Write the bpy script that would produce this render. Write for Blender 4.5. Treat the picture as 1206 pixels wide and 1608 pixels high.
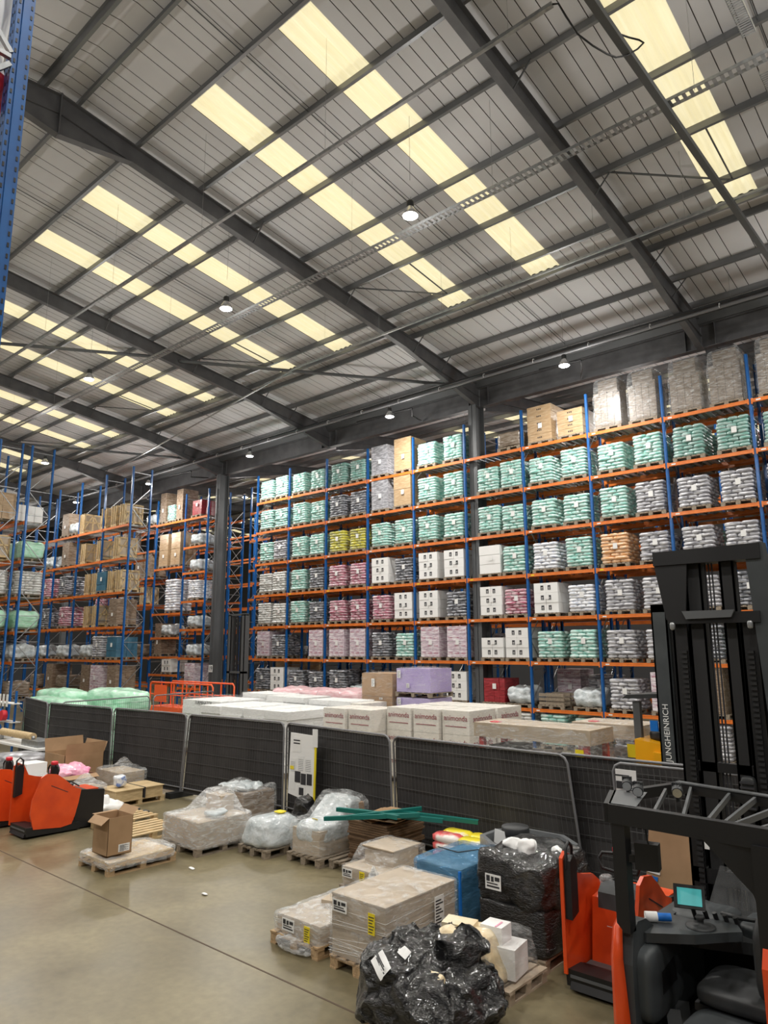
import bpy, math, random
from mathutils import Vector, Matrix, noise
C = bpy.context.scene.collection
for o in list(bpy.data.objects): bpy.data.objects.remove(o)
sc = bpy.context.scene
PI = math.pi

# ---------- camera ----------
cam_d = bpy.data.cameras.new('camera'); cam = bpy.data.objects.new('camera', cam_d); C.objects.link(cam)
cam_d.sensor_fit = 'HORIZONTAL'; cam_d.sensor_width = 36.0; cam_d.lens = 36.0*1118/1206
cam_d.clip_start = .05; cam_d.clip_end = 300
RX = (0.7502, -0.1262, -0.6491); RY = (0.6612, 0.1383, 0.7373); RZ = (-0.0038, -0.9823, 0.1867)
R = Matrix((RX, RY, RZ))
right = (R @ Vector((1, 0, 0))).normalized(); back = (R @ Vector((0, 0, -1))).normalized(); upv = back.cross(right).normalized()
right = upv.cross(back)
cam.matrix_world = Matrix(((right.x, upv.x, back.x, 0), (right.y, upv.y, back.y, 0), (right.z, upv.z, back.z, 3.65), (0, 0, 0, 1)))
sc.camera = cam
# ---------- world, exposure, light levels ----------
sc.view_settings.view_transform = 'Standard'; sc.view_settings.look = 'None'; sc.view_settings.gamma = 1
sc.view_settings.use_curve_mapping = False
sc.view_settings.exposure = 0.08
UPLIGHT = .5  # share of lamp power given to the added point lights
LAMP_W = 330.0        # each high bay lamp
SKY_E = 0.82          # brightness of the translucent roof sheets
w = bpy.data.worlds.new('world'); sc.world = w; w.use_nodes = True
w.node_tree.nodes['Background'].inputs[0].default_value = (.55, .6, .7, 1)
w.node_tree.nodes['Background'].inputs[1].default_value = .3

# ---------- materials ----------
def _nt(name):
    m = bpy.data.materials.new(name); m.use_nodes = True; nt = m.node_tree
    return m, nt, nt.nodes['Principled BSDF']
def mat(name, col, rough=.5, metal=0, col2=None, ns=6.0, stretch=(1, 1, 1), fac=(.35, .65), bump=0, bs=None, coat=0, emit=0, emitc=None, bstretch=None, detail=3, obj=True):
    m, nt, b = _nt(name); N = nt.nodes.new; L = nt.links.new
    b.inputs['Roughness'].default_value = rough; b.inputs['Metallic'].default_value = metal
    b.inputs['Base Color'].default_value = (*col, 1)
    b.inputs['Coat Weight'].default_value = coat; b.inputs['Coat Roughness'].default_value = .12
    tc = N('ShaderNodeTexCoord'); src = tc.outputs['Object']
    if col2 is not None:
        mp = N('ShaderNodeMapping'); mp.inputs['Scale'].default_value = stretch; L(src, mp.inputs[0])
        n = N('ShaderNodeTexNoise'); n.inputs['Scale'].default_value = ns; n.inputs['Detail'].default_value = detail; L(mp.outputs[0], n.inputs[0])
        r = N('ShaderNodeMapRange'); r.inputs[1].default_value = fac[0]; r.inputs[2].default_value = fac[1]; L(n.outputs[0], r.inputs[0])
        mx = N('ShaderNodeMix'); mx.data_type = 'RGBA'; mx.inputs[6].default_value = (*col, 1); mx.inputs[7].default_value = (*col2, 1)
        L(r.outputs[0], mx.inputs[0]); L(mx.outputs[2], b.inputs['Base Color'])
    if bump:
        mp = N('ShaderNodeMapping'); mp.inputs['Scale'].default_value = bstretch or stretch; L(src, mp.inputs[0])
        n = N('ShaderNodeTexNoise'); n.inputs['Scale'].default_value = bs or ns; n.inputs['Detail'].default_value = 4; n.inputs['Distortion'].default_value = .8; L(mp.outputs[0], n.inputs[0])
        bp = N('ShaderNodeBump'); bp.inputs['Strength'].default_value = bump; bp.inputs['Distance'].default_value = .03; L(n.outputs[0], bp.inputs['Height']); L(bp.outputs[0], b.inputs['Normal'])
    if emit:
        b.inputs['Emission Color'].default_value = (*(emitc or col), 1); b.inputs['Emission Strength'].default_value = emit
    return m
def film_mat(name, tint=(.9, .92, .93), lo=.10, hi=.5, scale=3.0, stretch=(1.3, 1.3, 5), bstr=.9):
    m, nt, b = _nt(name); N = nt.nodes.new; L = nt.links.new
    b.inputs['Base Color'].default_value = (*tint, 1); b.inputs['Roughness'].default_value = .16
    b.inputs['Specular IOR Level'].default_value = .8
    tr = N('ShaderNodeBsdfTransparent'); mx = N('ShaderNodeMixShader'); out = nt.nodes['Material Output']
    tc = N('ShaderNodeTexCoord'); mp = N('ShaderNodeMapping'); mp.inputs['Scale'].default_value = stretch; L(tc.outputs['Object'], mp.inputs[0])
    n = N('ShaderNodeTexNoise'); n.inputs['Scale'].default_value = scale; n.inputs['Detail'].default_value = 3; n.inputs['Distortion'].default_value = 1.3; L(mp.outputs[0], n.inputs[0])
    r = N('ShaderNodeMapRange'); r.inputs[1].default_value = .45; r.inputs[2].default_value = .75; r.inputs[3].default_value = lo; r.inputs[4].default_value = hi; L(n.outputs[0], r.inputs[0])
    L(r.outputs[0], mx.inputs[0]); L(tr.outputs[0], mx.inputs[1]); L(b.outputs[0], mx.inputs[2]); L(mx.outputs[0], out.inputs[0])
    bp = N('ShaderNodeBump'); bp.inputs['Strength'].default_value = bstr; bp.inputs['Distance'].default_value = .03
    n2 = N('ShaderNodeTexNoise'); n2.inputs['Scale'].default_value = scale*1.9; n2.inputs['Detail'].default_value = 2; n2.inputs['Distortion'].default_value = 3.0; L(mp.outputs[0], n2.inputs[0])
    L(n2.outputs[0], bp.inputs['Height']); L(bp.outputs[0], b.inputs['Normal'])
    return m
M = {}
M['roofsteel'] = mat('roofsteel', (.085, .085, .09), .55, col2=(.12, .12, .125), ns=2)
M['purlin'] = mat('purlin', (.17, .175, .18), .38, .5, col2=(.24, .245, .25), ns=3, stretch=(.2, 1, 1))
M['sheet'] = mat('sheet', (.66, .655, .67), .6, col2=(.60, .595, .61), ns=.6)
M['groove_shade'] = mat('groove_shade', (.2, .19, .185), .7)  # sheet grooves coloured dark to stand in for shade inside them
M['galv'] = mat('galv', (.42, .43, .44), .35, .7, col2=(.3, .31, .32), ns=8)
M['blue'] = mat('blue', (.006, .115, .38), .38, col2=(.006, .09, .31), ns=4, coat=.2)
M['orange'] = mat('orange', (.80, .215, .03), .42, col2=(.66, .16, .02), ns=3, coat=.15)
M['rackdark'] = mat('rackdark', (.02, .03, .06), .6)
M['black'] = mat('black', (.008, .008, .009), .5)
M['blackmatt'] = mat('blackmatt', (.011, .011, .012), .7)
M['dgrey'] = mat('dgrey', (.035, .037, .039), .5, col2=(.025, .027, .029), ns=5)
M['mgrey'] = mat('mgrey', (.10, .105, .11), .5)
M['truckgrey'] = mat('truckgrey', (.055, .062, .066), .5, col2=(.04, .046, .05), ns=3)
M['truckorange'] = mat('truckorange', (.80, .085, .012), .35, col2=(.66, .06, .01), ns=2.5, coat=.3)
M['yellowtruck'] = mat('yellowtruck', (.9, .42, .01), .35, coat=.3)
M['liftorange'] = mat('liftorange', (.85, .12, .03), .4)
M['red'] = mat('red', (.5, .015, .015), .45)
M['redgrip'] = mat('redgrip', (.7, .03, .05), .4)
M['white'] = mat('white', (.84, .84, .83), .5)
M['paper'] = mat('paper', (.8, .8, .79), .6)
M['ink'] = mat('ink', (.03, .03, .035), .6)
M['yellow'] = mat('yellow', (.85, .68, .02), .5)
M['wood'] = mat('wood', (.52, .36, .2), .7, col2=(.36, .24, .13), ns=5, stretch=(6, 1, 6), bump=.2)
M['woodpale'] = mat('woodpale', (.66, .5, .28), .65, col2=(.5, .36, .19), ns=5, stretch=(6, 1, 6))
M['woodgrey'] = mat('woodgrey', (.33, .27, .2), .75, col2=(.2, .16, .12), ns=6, stretch=(5, 1, 5))
M['card'] = mat('card', (.40, .25, .135), .7, col2=(.34, .21, .11), ns=3)
M['carddark'] = mat('carddark', (.2, .12, .065), .75, col2=(.13, .08, .045), ns=12, stretch=(.3, .3, 6))
M['cardpale'] = mat('cardpale', (.5, .41, .31), .65, col2=(.42, .34, .25), ns=3)
M['green'] = mat('green', (.005, .15, .13), .4)
M['film'] = film_mat('film')
M['filmdense'] = film_mat('filmdense', lo=.25, hi=.72)
M['clear'] = film_mat('clear', lo=.05, hi=.07, bstr=0)
M['filmthin'] = film_mat('filmthin', lo=.05, hi=.28)
M['filmblue'] = film_mat('filmblue', tint=(.12, .33, .58), lo=.3, hi=.7, scale=2)
M['blackfilm'] = mat('blackfilm', (.005, .005, .006), .3, bump=1.0, bs=20, bstretch=(1, 1, 2.6), coat=.6)
M['greyfilm'] = mat('greyfilm', (.19, .2, .21), .3, bump=.8, bs=5, coat=.6)
M['bubble'] = mat('bubble', (.42, .47, .49), .3, col2=(.66, .70, .72), ns=5, bump=.7, bs=9, coat=.6)
M['greenwrap'] = mat('greenwrap', (.36, .74, .5), .35, col2=(.6, .86, .7), ns=4, stretch=(1, 1, 4), bump=.5, bs=8, coat=.5)
M['blueload'] = mat('blueload', (.03, .12, .2), .4, col2=(.06, .17, .25), ns=2.5, coat=.6, bump=.3, bs=5)
M['cream'] = mat('cream', (.72, .56, .32), .5, col2=(.8, .7, .5), ns=4, bump=.6, bs=6, coat=.4)
M['pinkbag'] = mat('pinkbag', (.85, .28, .46), .35, col2=(.9, .5, .62), ns=5, bump=.6, coat=.6)
M['pinkload'] = mat('pinkload', (.7, .38, .42), .4, col2=(.8, .6, .62), ns=4, stretch=(1, 1, 5), coat=.5, bump=.4)
M['cloth'] = mat('cloth', (.028, .026, .026), .8, col2=(.045, .042, .042), ns=2.5, stretch=(1, 1, .4), bump=.35, bs=3)
M['wire'] = mat('wire', (.085, .085, .085), .6)
M['tube'] = mat('tube', (.2, .2, .21), .5, .4)
M['screen'] = mat('screen', (.02, .25, .25), .3, emit=.35, emitc=(.12, .6, .6))
M['lampglow'] = mat('lampglow', (1, 1, 1), .5, emit=30, emitc=(1, .98, .94))
M['reflector'] = mat('reflector', (.6, .6, .6), .25, .9)
M['lilacfilm'] = mat('lilacfilm', (.42, .33, .62), .35, col2=(.5, .42, .68), ns=2, coat=.6, bump=.25, bs=4)
M['bluebin'] = mat('bluebin', (.01, .17, .62), .4)
M['marble'] = mat('marble', (.62, .62, .64), .3, col2=(.75, .75, .76), ns=4, stretch=(1, 1, 4), coat=.5, bump=.5)
def sackm(n, a, b, lo=.42, hi=.62): M[n] = mat(n, a, .38, col2=b, ns=3.2, stretch=(1.2, 1.2, 5.5), fac=(lo, hi), coat=.55, bump=.55, bs=5, bstretch=(1, 1, 3), detail=5)  # pale streaks hold both printing and film highlights put into the colour
sackm('mint', (.20, .50, .43), (.66, .79, .75), .40, .6)
sackm('mintgrey', (.16, .36, .31), (.42, .52, .50))
sackm('silver', (.25, .25, .28), (.72, .72, .75))
sackm('dsilver', (.07, .075, .09), (.45, .46, .5))
sackm('whitesack', (.5, .5, .48), (.82, .82, .80))
sackm('crimson', (.42, .10, .17), (.74, .64, .67), .4, .64)
sackm('lilac', (.55, .42, .5), (.84, .8, .83))
sackm('yellowsack', (.6, .55, .03), (.4, .4, .25))
sackm('orangesack', (.72, .36, .14), (.82, .62, .45))
sackm('bluewhite', (.2, .26, .42), (.84, .85, .88), .3, .5)
sackm('redsack', (.25, .015, .02), (.4, .03, .04))
sackm('browncart', (.2, .135, .085), (.33, .26, .2))
sackm('tancart', (.42, .28, .15), (.5, .36, .22))
sackm('wrapcart', (.17, .125, .085), (.30, .25, .2))
sackm('wrapgrey', (.24, .24, .26), (.5, .5, .54))
M['cream_carton'] = mat('cream_carton', (.80, .76, .70), .5, col2=(.74, .7, .63), ns=2)
M['darkred'] = mat('darkred', (.28, .02, .04), .5)
# skylight: translucent sheet, its backlight put in as emission
def skylight_mat():
    m, nt, b = _nt('skylight'); N = nt.nodes.new; L = nt.links.new
    tc = N('ShaderNodeTexCoord'); mp = N('ShaderNodeMapping'); mp.inputs['Scale'].default_value = (5, .35, 1); L(tc.outputs['Object'], mp.inputs[0])
    n = N('ShaderNodeTexNoise'); n.inputs['Scale'].default_value = 2; n.inputs['Detail'].default_value = 5; L(mp.outputs[0], n.inputs[0])
    cr = N('ShaderNodeMix'); cr.data_type = 'RGBA'; cr.inputs[6].default_value = (.80, .68, .36, 1); cr.inputs[7].default_value = (1, .93, .66, 1); L(n.outputs[0], cr.inputs[0])
    b.inputs['Base Color'].default_value = (.5, .45, .28, 1)
    L(cr.outputs[2], b.inputs['Emission Color']); b.inputs['Emission Strength'].default_value = SKY_E; b.inputs['Roughness'].default_value = .5
    return m
M['skylight'] = skylight_mat()
def floor_mat():
    m, nt, b = _nt('concrete'); N = nt.nodes.new; L = nt.links.new
    tc = N('ShaderNodeTexCoord'); n = N('ShaderNodeTexNoise'); n.inputs['Scale'].default_value = .9; n.inputs['Detail'].default_value = 8; n.inputs['Distortion'].default_value = .6; L(tc.outputs['Object'], n.inputs[0])
    cr = N('ShaderNodeValToRGB'); e = cr.color_ramp.elements; e[0].position = .3; e[0].color = (.145, .12, .068, 1); e[1].position = .7; e[1].color = (.25, .212, .125, 1); L(n.outputs[0], cr.inputs[0])
    n2 = N('ShaderNodeTexNoise'); n2.inputs['Scale'].default_value = 9; n2.inputs['Detail'].default_value = 9; L(tc.outputs['Object'], n2.inputs[0])
    mr = N('ShaderNodeMapRange'); mr.inputs[1].default_value = .3; mr.inputs[2].default_value = .8; mr.inputs[3].default_value = .82; mr.inputs[4].default_value = 1.12; L(n2.outputs[0], mr.inputs[0])
    mu = N('ShaderNodeMix'); mu.data_type = 'RGBA'; mu.blend_type = 'MULTIPLY'; mu.inputs[0].default_value = 1; L(cr.outputs[0], mu.inputs[6]); L(mr.outputs[0], mu.inputs[7])
    L(mu.outputs[2], b.inputs['Base Color'])
    r2 = N('ShaderNodeMapRange'); r2.inputs[3].default_value = .22; r2.inputs[4].default_value = .48; L(n.outputs[0], r2.inputs[0]); L(r2.outputs[0], b.inputs['Roughness'])
    return m
M['floor'] = floor_mat()
M['joint'] = mat('joint', (.09, .06, .04), .8)
M['wallpanel'] = mat('wallpanel', (.07, .072, .078), .7)

# ---------- mesh helpers ----------
def rnd(seed): return random.Random(seed)
class MB:
    def __init__(s): s.v = []; s.f = []; s.mi = []; s.sm = []; s.cm = 0
    def add(s, vs, fs, sm=False):
        o = len(s.v); s.v += [tuple(v) for v in vs]
        for f in fs: s.f.append([i+o for i in f]); s.mi.append(s.cm); s.sm.append(sm)
        return s
    def box(s, x0, x1, y0, y1, z0, z1):
        return s.add([(x0, y0, z0), (x1, y0, z0), (x1, y1, z0), (x0, y1, z0), (x0, y0, z1), (x1, y0, z1), (x1, y1, z1), (x0, y1, z1)],
                     [(0, 3, 2, 1), (4, 5, 6, 7), (0, 1, 5, 4), (1, 2, 6, 5), (2, 3, 7, 6), (3, 0, 4, 7)])
    def obox(s, c, size, rz=0, rx=0, ry=0):
        m = Matrix.Translation(c) @ Matrix.Rotation(rz, 4, 'Z') @ Matrix.Rotation(ry, 4, 'Y') @ Matrix.Rotation(rx, 4, 'X')
        a, b, c2 = size[0]/2, size[1]/2, size[2]/2
        vs = [m @ Vector(p) for p in [(-a, -b, -c2), (a, -b, -c2), (a, b, -c2), (-a, b, -c2), (-a, -b, c2), (a, -b, c2), (a, b, c2), (-a, b, c2)]]
        return s.add(vs, [(0, 3, 2, 1), (4, 5, 6, 7), (0, 1, 5, 4), (1, 2, 6, 5), (2, 3, 7, 6), (3, 0, 4, 7)])
    def bar(s, p, q, w, h, up=(0, 0, 1)):
        p = Vector(p); q = Vector(q); d = (q-p).normalized(); u = Vector(up)
        sd = d.cross(u)
        if sd.length < 1e-4: sd = d.cross(Vector((1, 0, 0)))
        sd.normalize(); u = sd.cross(d)
        vs = []
        for c in (p, q):
            for a, b in ((-1, -1), (1, -1), (1, 1), (-1, 1)): vs.append(c + sd*a*w/2 + u*b*h/2)
        return s.add(vs, [(0, 1, 2, 3), (7, 6, 5, 4), (0, 4, 5, 1), (1, 5, 6, 2), (2, 6, 7, 3), (3, 7, 4, 0)])
    def path(s, pts, r, n=8, cap=True):
        pts = [Vector(p) for p in pts]; rings = []; prev = None
        for i, p in enumerate(pts):
            d = ((pts[min(i+1, len(pts)-1)] - pts[max(i-1, 0)])).normalized()
            u = prev or (Vector((0, 0, 1)) if abs(d.z) < .9 else Vector((1, 0, 0)))
            sd = d.cross(u).normalized(); u = sd.cross(d); prev = u
            rr = r[i] if isinstance(r, (list, tuple)) else r
            rings.append([p + (sd*math.cos(2*PI*k/n) + u*math.sin(2*PI*k/n))*rr for k in range(n)])
        vs = [v for g in rings for v in g]; fs = []
        for i in range(len(pts)-1):
            for k in range(n): fs.append((i*n+k, i*n+(k+1) % n, (i+1)*n+(k+1) % n, (i+1)*n+k))
        s.add(vs, fs, True)
        if cap: s.add(rings[0], [tuple(range(n))[::-1]]); s.add(rings[-1], [tuple(range(n))])
        return s
    def tube(s, p, q, r, n=10): return s.path([p, q], r, n)
    def lathe(s, c, prof, n=20):
        vs = []; fs = []
        for (r, z) in prof:
            for k in range(n): vs.append((c[0]+r*math.cos(2*PI*k/n), c[1]+r*math.sin(2*PI*k/n), c[2]+z))
        for i in range(len(prof)-1):
            for k in range(n): fs.append((i*n+k, i*n+(k+1) % n, (i+1)*n+(k+1) % n, (i+1)*n+k))
        s.add(vs, fs, True)
        return s
    def prism(s, poly, axis, a, b):
        def P(u, v, t): return {'x': (t, u, v), 'y': (u, t, v), 'z': (u, v, t)}[axis]
        n = len(poly); vs = [P(u, v, a) for u, v in poly] + [P(u, v, b) for u, v in poly]
        return s.add(vs, [tuple(range(n))[::-1], tuple(range(n, 2*n))] + [(i, (i+1) % n, n+(i+1) % n, n+i) for i in range(n)])
    def pillow(s, c, w, d, h, rz=0, b=.045):
        a = w/2; e = d/2; vs = []; ca, sa = math.cos(rz), math.sin(rz)
        for z, k in ((-h/2, b), (-h/4, 0), (h/4, 0), (h/2, b)):
            A = a-k; E = e-k; q = .05
            for x, y in ((-A+q, -E), (A-q, -E), (A, -E+q), (A, E-q), (A-q, E), (-A+q, E), (-A, E-q), (-A, -E+q)):
                vs.append((c[0]+x*ca-y*sa, c[1]+x*sa+y*ca, c[2]+z))
        fs = [tuple(range(8))[::-1], tuple(range(24, 32))]
        for i in range(3):
            for k in range(8): fs.append((i*8+k, i*8+(k+1) % 8, (i+1)*8+(k+1) % 8, (i+1)*8+k))
        return s.add(vs, fs, True)
    def puff(s, x0, x1, y0, y1, z0, z1, k=7, n=12, amp=.02, freq=3, seed=0, fn=None, floor=None):
        idx = {}; vs = []; fs = []
        def V(i, j, l):
            key = (i, j, l)
            if key in idx: return idx[key]
            p = Vector((i/n*2-1, j/n*2-1, l/n*2-1))
            q = (abs(p.x)**k+abs(p.y)**k+abs(p.z)**k)**(1/k); p = p/q
            P = Vector((x0+(p.x+1)/2*(x1-x0), y0+(p.y+1)/2*(y1-y0), z0+(p.z+1)/2*(z1-z0)))
            if fn: P = Vector(fn(P, p))
            if amp:
                Q = (P+Vector((seed*7.3, seed*3.1, 0)))*freq; nv = noise.noise_vector(Q)+noise.noise_vector(Q*2.6)*.45+noise.noise_vector(Q*6)*.16
                P = P + Vector(nv)*amp
            if floor is not None and P.z < floor: P.z = floor
            idx[key] = len(vs); vs.append(P); return idx[key]
        for a in range(n):
            for b in range(n):
                fs += [(V(a, b, 0), V(a, b+1, 0), V(a+1, b+1, 0), V(a+1, b, 0)), (V(a, b, n), V(a+1, b, n), V(a+1, b+1, n), V(a, b+1, n)),
                       (V(a, 0, b), V(a+1, 0, b), V(a+1, 0, b+1), V(a, 0, b+1)), (V(a, n, b), V(a, n, b+1), V(a+1, n, b+1), V(a+1, n, b)),
                       (V(0, a, b), V(0, a, b+1), V(0, a+1, b+1), V(0, a+1, b)), (V(n, a, b), V(n, a+1, b), V(n, a+1, b+1), V(n, a, b+1))]
        return s.add(vs, fs, True)
    def build(s, name, mats, parent=None, origin=None):
        me = bpy.data.meshes.new(name); o = origin if origin is not None else (tuple(parent.matrix_world.translation) if False else getattr(parent, 'location', (0, 0, 0)) if parent is not None and 'w' in parent else (0, 0, 0))
        me.from_pydata([(v[0]-o[0], v[1]-o[1], v[2]-o[2]) for v in s.v], [], s.f); me.update()
        if not isinstance(mats, (list, tuple)): mats = [mats]
        for m in mats: me.materials.append(M[m] if isinstance(m, str) else m)
        me.polygons.foreach_set('material_index', s.mi); me.polygons.foreach_set('use_smooth', s.sm)
        ob = bpy.data.objects.new(name, me); C.objects.link(ob)
        if parent is not None: ob.parent = parent
        elif origin is not None: ob.location = o
        return ob
def tag(o, label, cat, group=None, kind=None):
    if label: o['label'] = label
    if cat: o['category'] = cat
    if group: o['group'] = group
    if kind: o['kind'] = kind
    return o
def thing(name, label, cat, loc=(0, 0, 0), group=None, world=True):
    """an Empty at the thing's base; with world=True its parts are given in world coordinates"""
    o = bpy.data.objects.new(name, None); C.objects.link(o); o.location = loc; o.empty_display_size = .1
    if world: o['w'] = 1
    return tag(o, label, cat, group)
def sub(name, mb, mats, parent, root):
    """a part of a part: coordinates are the thing's"""
    o = mb.build(name, mats, None, origin=tuple(root.location)); o.location = (0, 0, 0); o.parent = parent; return o
def struct(name, mb, m, label=None):
    o = mb.build(name, m); o['kind'] = 'structure'
    if label: o['label'] = label
    return o
def kids(o): return [c for c in C.objects if c.parent is o]
CH = {}
def copy_thing(src, loc, rz=0, label=None, group=None):
    if src.name not in CH: CH[src.name] = [(c, kids(c)) for c in kids(src)]
    r = src.copy(); C.objects.link(r); r.location = loc; r.rotation_euler = (0, 0, rz)
    if label: r['label'] = label
    if group: r['group'] = group
    for c, gs in CH[src.name]:
        d = c.copy(); C.objects.link(d); d.parent = r
        for g in gs:
            e = g.copy(); C.objects.link(e); e.parent = d
    return r
def lettering(txt, size, m, name, parent, matrix, depth=.002):
    cu = bpy.data.curves.new('t', 'FONT'); cu.body = txt; cu.size = size; cu.extrude = depth; cu.align_x = 'CENTER'; cu.align_y = 'CENTER'
    to = bpy.data.objects.new('t', cu); C.objects.link(to); bpy.context.view_layer.update()
    me = bpy.data.meshes.new_from_object(to.evaluated_get(bpy.context.evaluated_depsgraph_get())); bpy.data.objects.remove(to)
    me.materials.clear(); me.materials.append(M[m]); me.transform(matrix)
    ob = bpy.data.objects.new(name, me); C.objects.link(ob)
    if parent is not None: ob.parent = parent
    return ob
def textmat(pos, facing='-y', roll=0):
    """matrix that stands text upright at pos with its front towards -y or +x"""
    m = Matrix.Rotation(PI/2, 4, 'X')
    if facing == '+x': m = Matrix.Rotation(PI/2, 4, 'Z') @ m
    return Matrix.Translation(pos) @ m @ Matrix.Rotation(roll, 4, 'Z')
ORD = ['ground level', 'first shelf', 'second shelf', 'third shelf', 'fourth shelf', 'fifth shelf', 'sixth shelf', 'top shelf']
NTH = ['first', 'second', 'third', 'fourth', 'fifth', 'sixth', 'seventh', 'eighth', 'ninth', 'tenth', 'eleventh', 'twelfth']
# ================= THE SETTING =================
SL = .132
def zs(y):   # underside of the roof sheets
    if y < 6.4: return 17.56-SL*(6.4-y)
    if y <= 25.2: return 17.56-SL*(y-6.4)
    if y <= 44: return 17.56-SL*(44-y)
    return 17.56-SL*(y-44)
XW, XE, YS, YN = -74.0, 12.0, -12.4, 52.0
struct('floor', MB().box(XW, XE, YS, YN, -.2, 0), 'floor', 'polished concrete warehouse floor')
mb = MB()
mb.bar((XW, 5.93, .0015), (-30, 5.86, .0015), .022, .003); mb.bar((-30, 5.86, .0015), (XE, 5.82, .0015), .022, .003)
struct('trim_1', mb, 'joint', 'thin worn joint line across the concrete floor')
struct('wall_left', MB().box(XW-.2, XW, YS, YN, -.1, 18.2), 'wallpanel')
struct('wall_right', MB().box(XE, XE+.2, YS, YN, -.1, 18.2), 'wallpanel')
struct('wall_back', MB().box(XW, XE, YN, YN+.2, -.1, 18.2), 'wallpanel')
struct('wall_front', MB().box(XW, XE, YS-.2, YS, -.1, 18.2), 'wallpanel')
RAFT = [2.17, -7.13, -16.43, -25.73, -35.03, -44.33, -53.63, -62.93]
SKY = []
for r in RAFT+[-72.2]:
    for d in (2.78, 6.2): SKY.append((r+d-.53, r+d+.53))
SKY = sorted(s for s in SKY if s[1] < XE and s[0] > XW)
def sheet(mb, a, b, y0, y1):
    xs = []; x = a
    P = .333; g = .022
    prof = []
    n = max(1, round((b-a)/P)); P = (b-a)/n
    for i in range(n):
        x = a+i*P; prof += [(x+g/2, 0), (x+P-g/2, 0), (x+P-g/2, .04), (x+P+g/2, .04)]
    prof = [(a, 0)] + prof[:-2] + [(b, 0)]
    vs = []
    for (px, dz) in prof: vs += [(px, y0, zs(y0+(1e-4 if y0 < y1 else 0))+dz), (px, y1, zs(y1)+dz)]
    for i in range(len(prof)-1):
        up = prof[i][1] > .01 and prof[i+1][1] > .01
        mb.cm = 1 if (prof[i][1] > .01 or prof[i+1][1] > .01) else 0
        o = len(mb.v); mb.v += [vs[2*i], vs[2*i+2], vs[2*i+3], vs[2*i+1]]; mb.f.append([o, o+1, o+2, o+3]); mb.mi.append(mb.cm); mb.sm.append(False)
SPANS = [(YS, 6.4, -6.9, 4.1), (6.4, 25.2, 8.7, 19.7), (25.2, 44, 30.7, 41.7), (44, YN, 46.3, YN)]
for k, (y0, y1, s0, s1) in enumerate(SPANS):
    mb = MB(); x = XW
    for (a, b) in SKY:
        sheet(mb, x, a, y0, y1); x = b
        if s0 > y0: sheet(mb, a, b, y0, s0)
        if s1 < y1: sheet(mb, a, b, s1, y1)
    sheet(mb, x, XE, y0, y1)
    struct('ceiling', mb, ['sheet', 'groove_shade'], 'light grey ribbed roof sheeting, %s slope' % ['southern', 'main', 'rising', 'far'][k])
PUR = [0.45, 2.13, 4.17, 6.16, 8.17, 10.2, 12.3, 13.3, 13.95, 15.8, 17.6]   # distance from the ridge
nwin = 0
for (y0, y1, s0, s1) in SPANS:
    for (a, b) in SKY:
        mb = MB(); n = 16; vs = []
        for i in range(n+1):
            xx = a+(b-a)*i/n; dz = .02+(.035 if i % 4 in (1, 2) else 0)
            vs += [(xx, s0, zs(s0)+dz), (xx, s1, zs(s1)+dz)]
        mb.add(vs, [(2*i, 2*i+2, 2*i+3, 2*i+1) for i in range(n)])
        nwin += 1
        struct('window_%d' % nwin, mb, 'skylight', 'translucent yellowish rooflight strip')
mb = MB().box(XW, XE, YS, YN, 18.3, 18.4); struct('ceiling_outer', mb, 'wallpanel', 'outer roof deck')
# purlins
def purlin(y, s, name='purlin'):
    z = zs(y)-.24; w = .07; t = .012; h = .235
    poly = [(y-w, z), (y+t, z), (y+t, z+h-t), (y+w, z+h-t), (y+w, z+h), (y-t, z+h), (y-t, z+t), (y-w, z+t)]
    if s < 0: poly = [(2*y-a, b) for a, b in poly]
    return struct('purlin', MB().prism(poly, 'x', XW, XE), 'purlin', 'grey steel roof purlin')
for d in PUR:
    for (r, s) in ((6.4, 1), (6.4, -1), (44, -1)): purlin(r+s*d, s)
    if 44+d < YN: purlin(44+d, 1)
# rafters with ridge and valley haunches
for i, x in enumerate(RAFT):
    mb = MB()
    for (r, s, end) in ((6.4, 1, 18.55), (6.4, -1, 18.8), (44, -1, 18.55), (44, 1, YN-44)):
        def zt(d): return 17.56-.24-SL*d
        full = end > 18
        bot = [(0, zt(0)-1.12), (1.95, zt(1.95)-.54)] + ([(13.5, zt(13.5)-.54), (end, zt(end)-1.05)] if full else [(end, zt(end)-.54)])
        top = [(end, zt(end)), (0, zt(0))]
        mb.prism([(r+s*a, b) for a, b in bot+top], 'x', x-.008, x+.008)
        for a, b in zip(bot[:-1], bot[1:]): mb.bar((x, r+s*a[0], a[1]), (x, r+s*b[0], b[1]), .21, .022)
        mb.bar((x, r, zt(0)-.011), (x, r+s*end, zt(end)-.011), .21, .022)
        mb.bar((x, r, zt(0)-.52), (x, r+s*1.95, zt(1.95)-.53), .12, .014)
        if full: mb.bar((x, r+s*13.5, zt(13.5)-.53), (x, r+s*end, zt(end)-.53), .12, .014)
    for r in (6.4, 44): mb.box(x-.1, x+.1, r-.02, r+.02, 17.3-1.12, 17.36)
    struct('rafter', mb, 'roofsteel', 'dark grey steel portal rafter with haunches')
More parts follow.
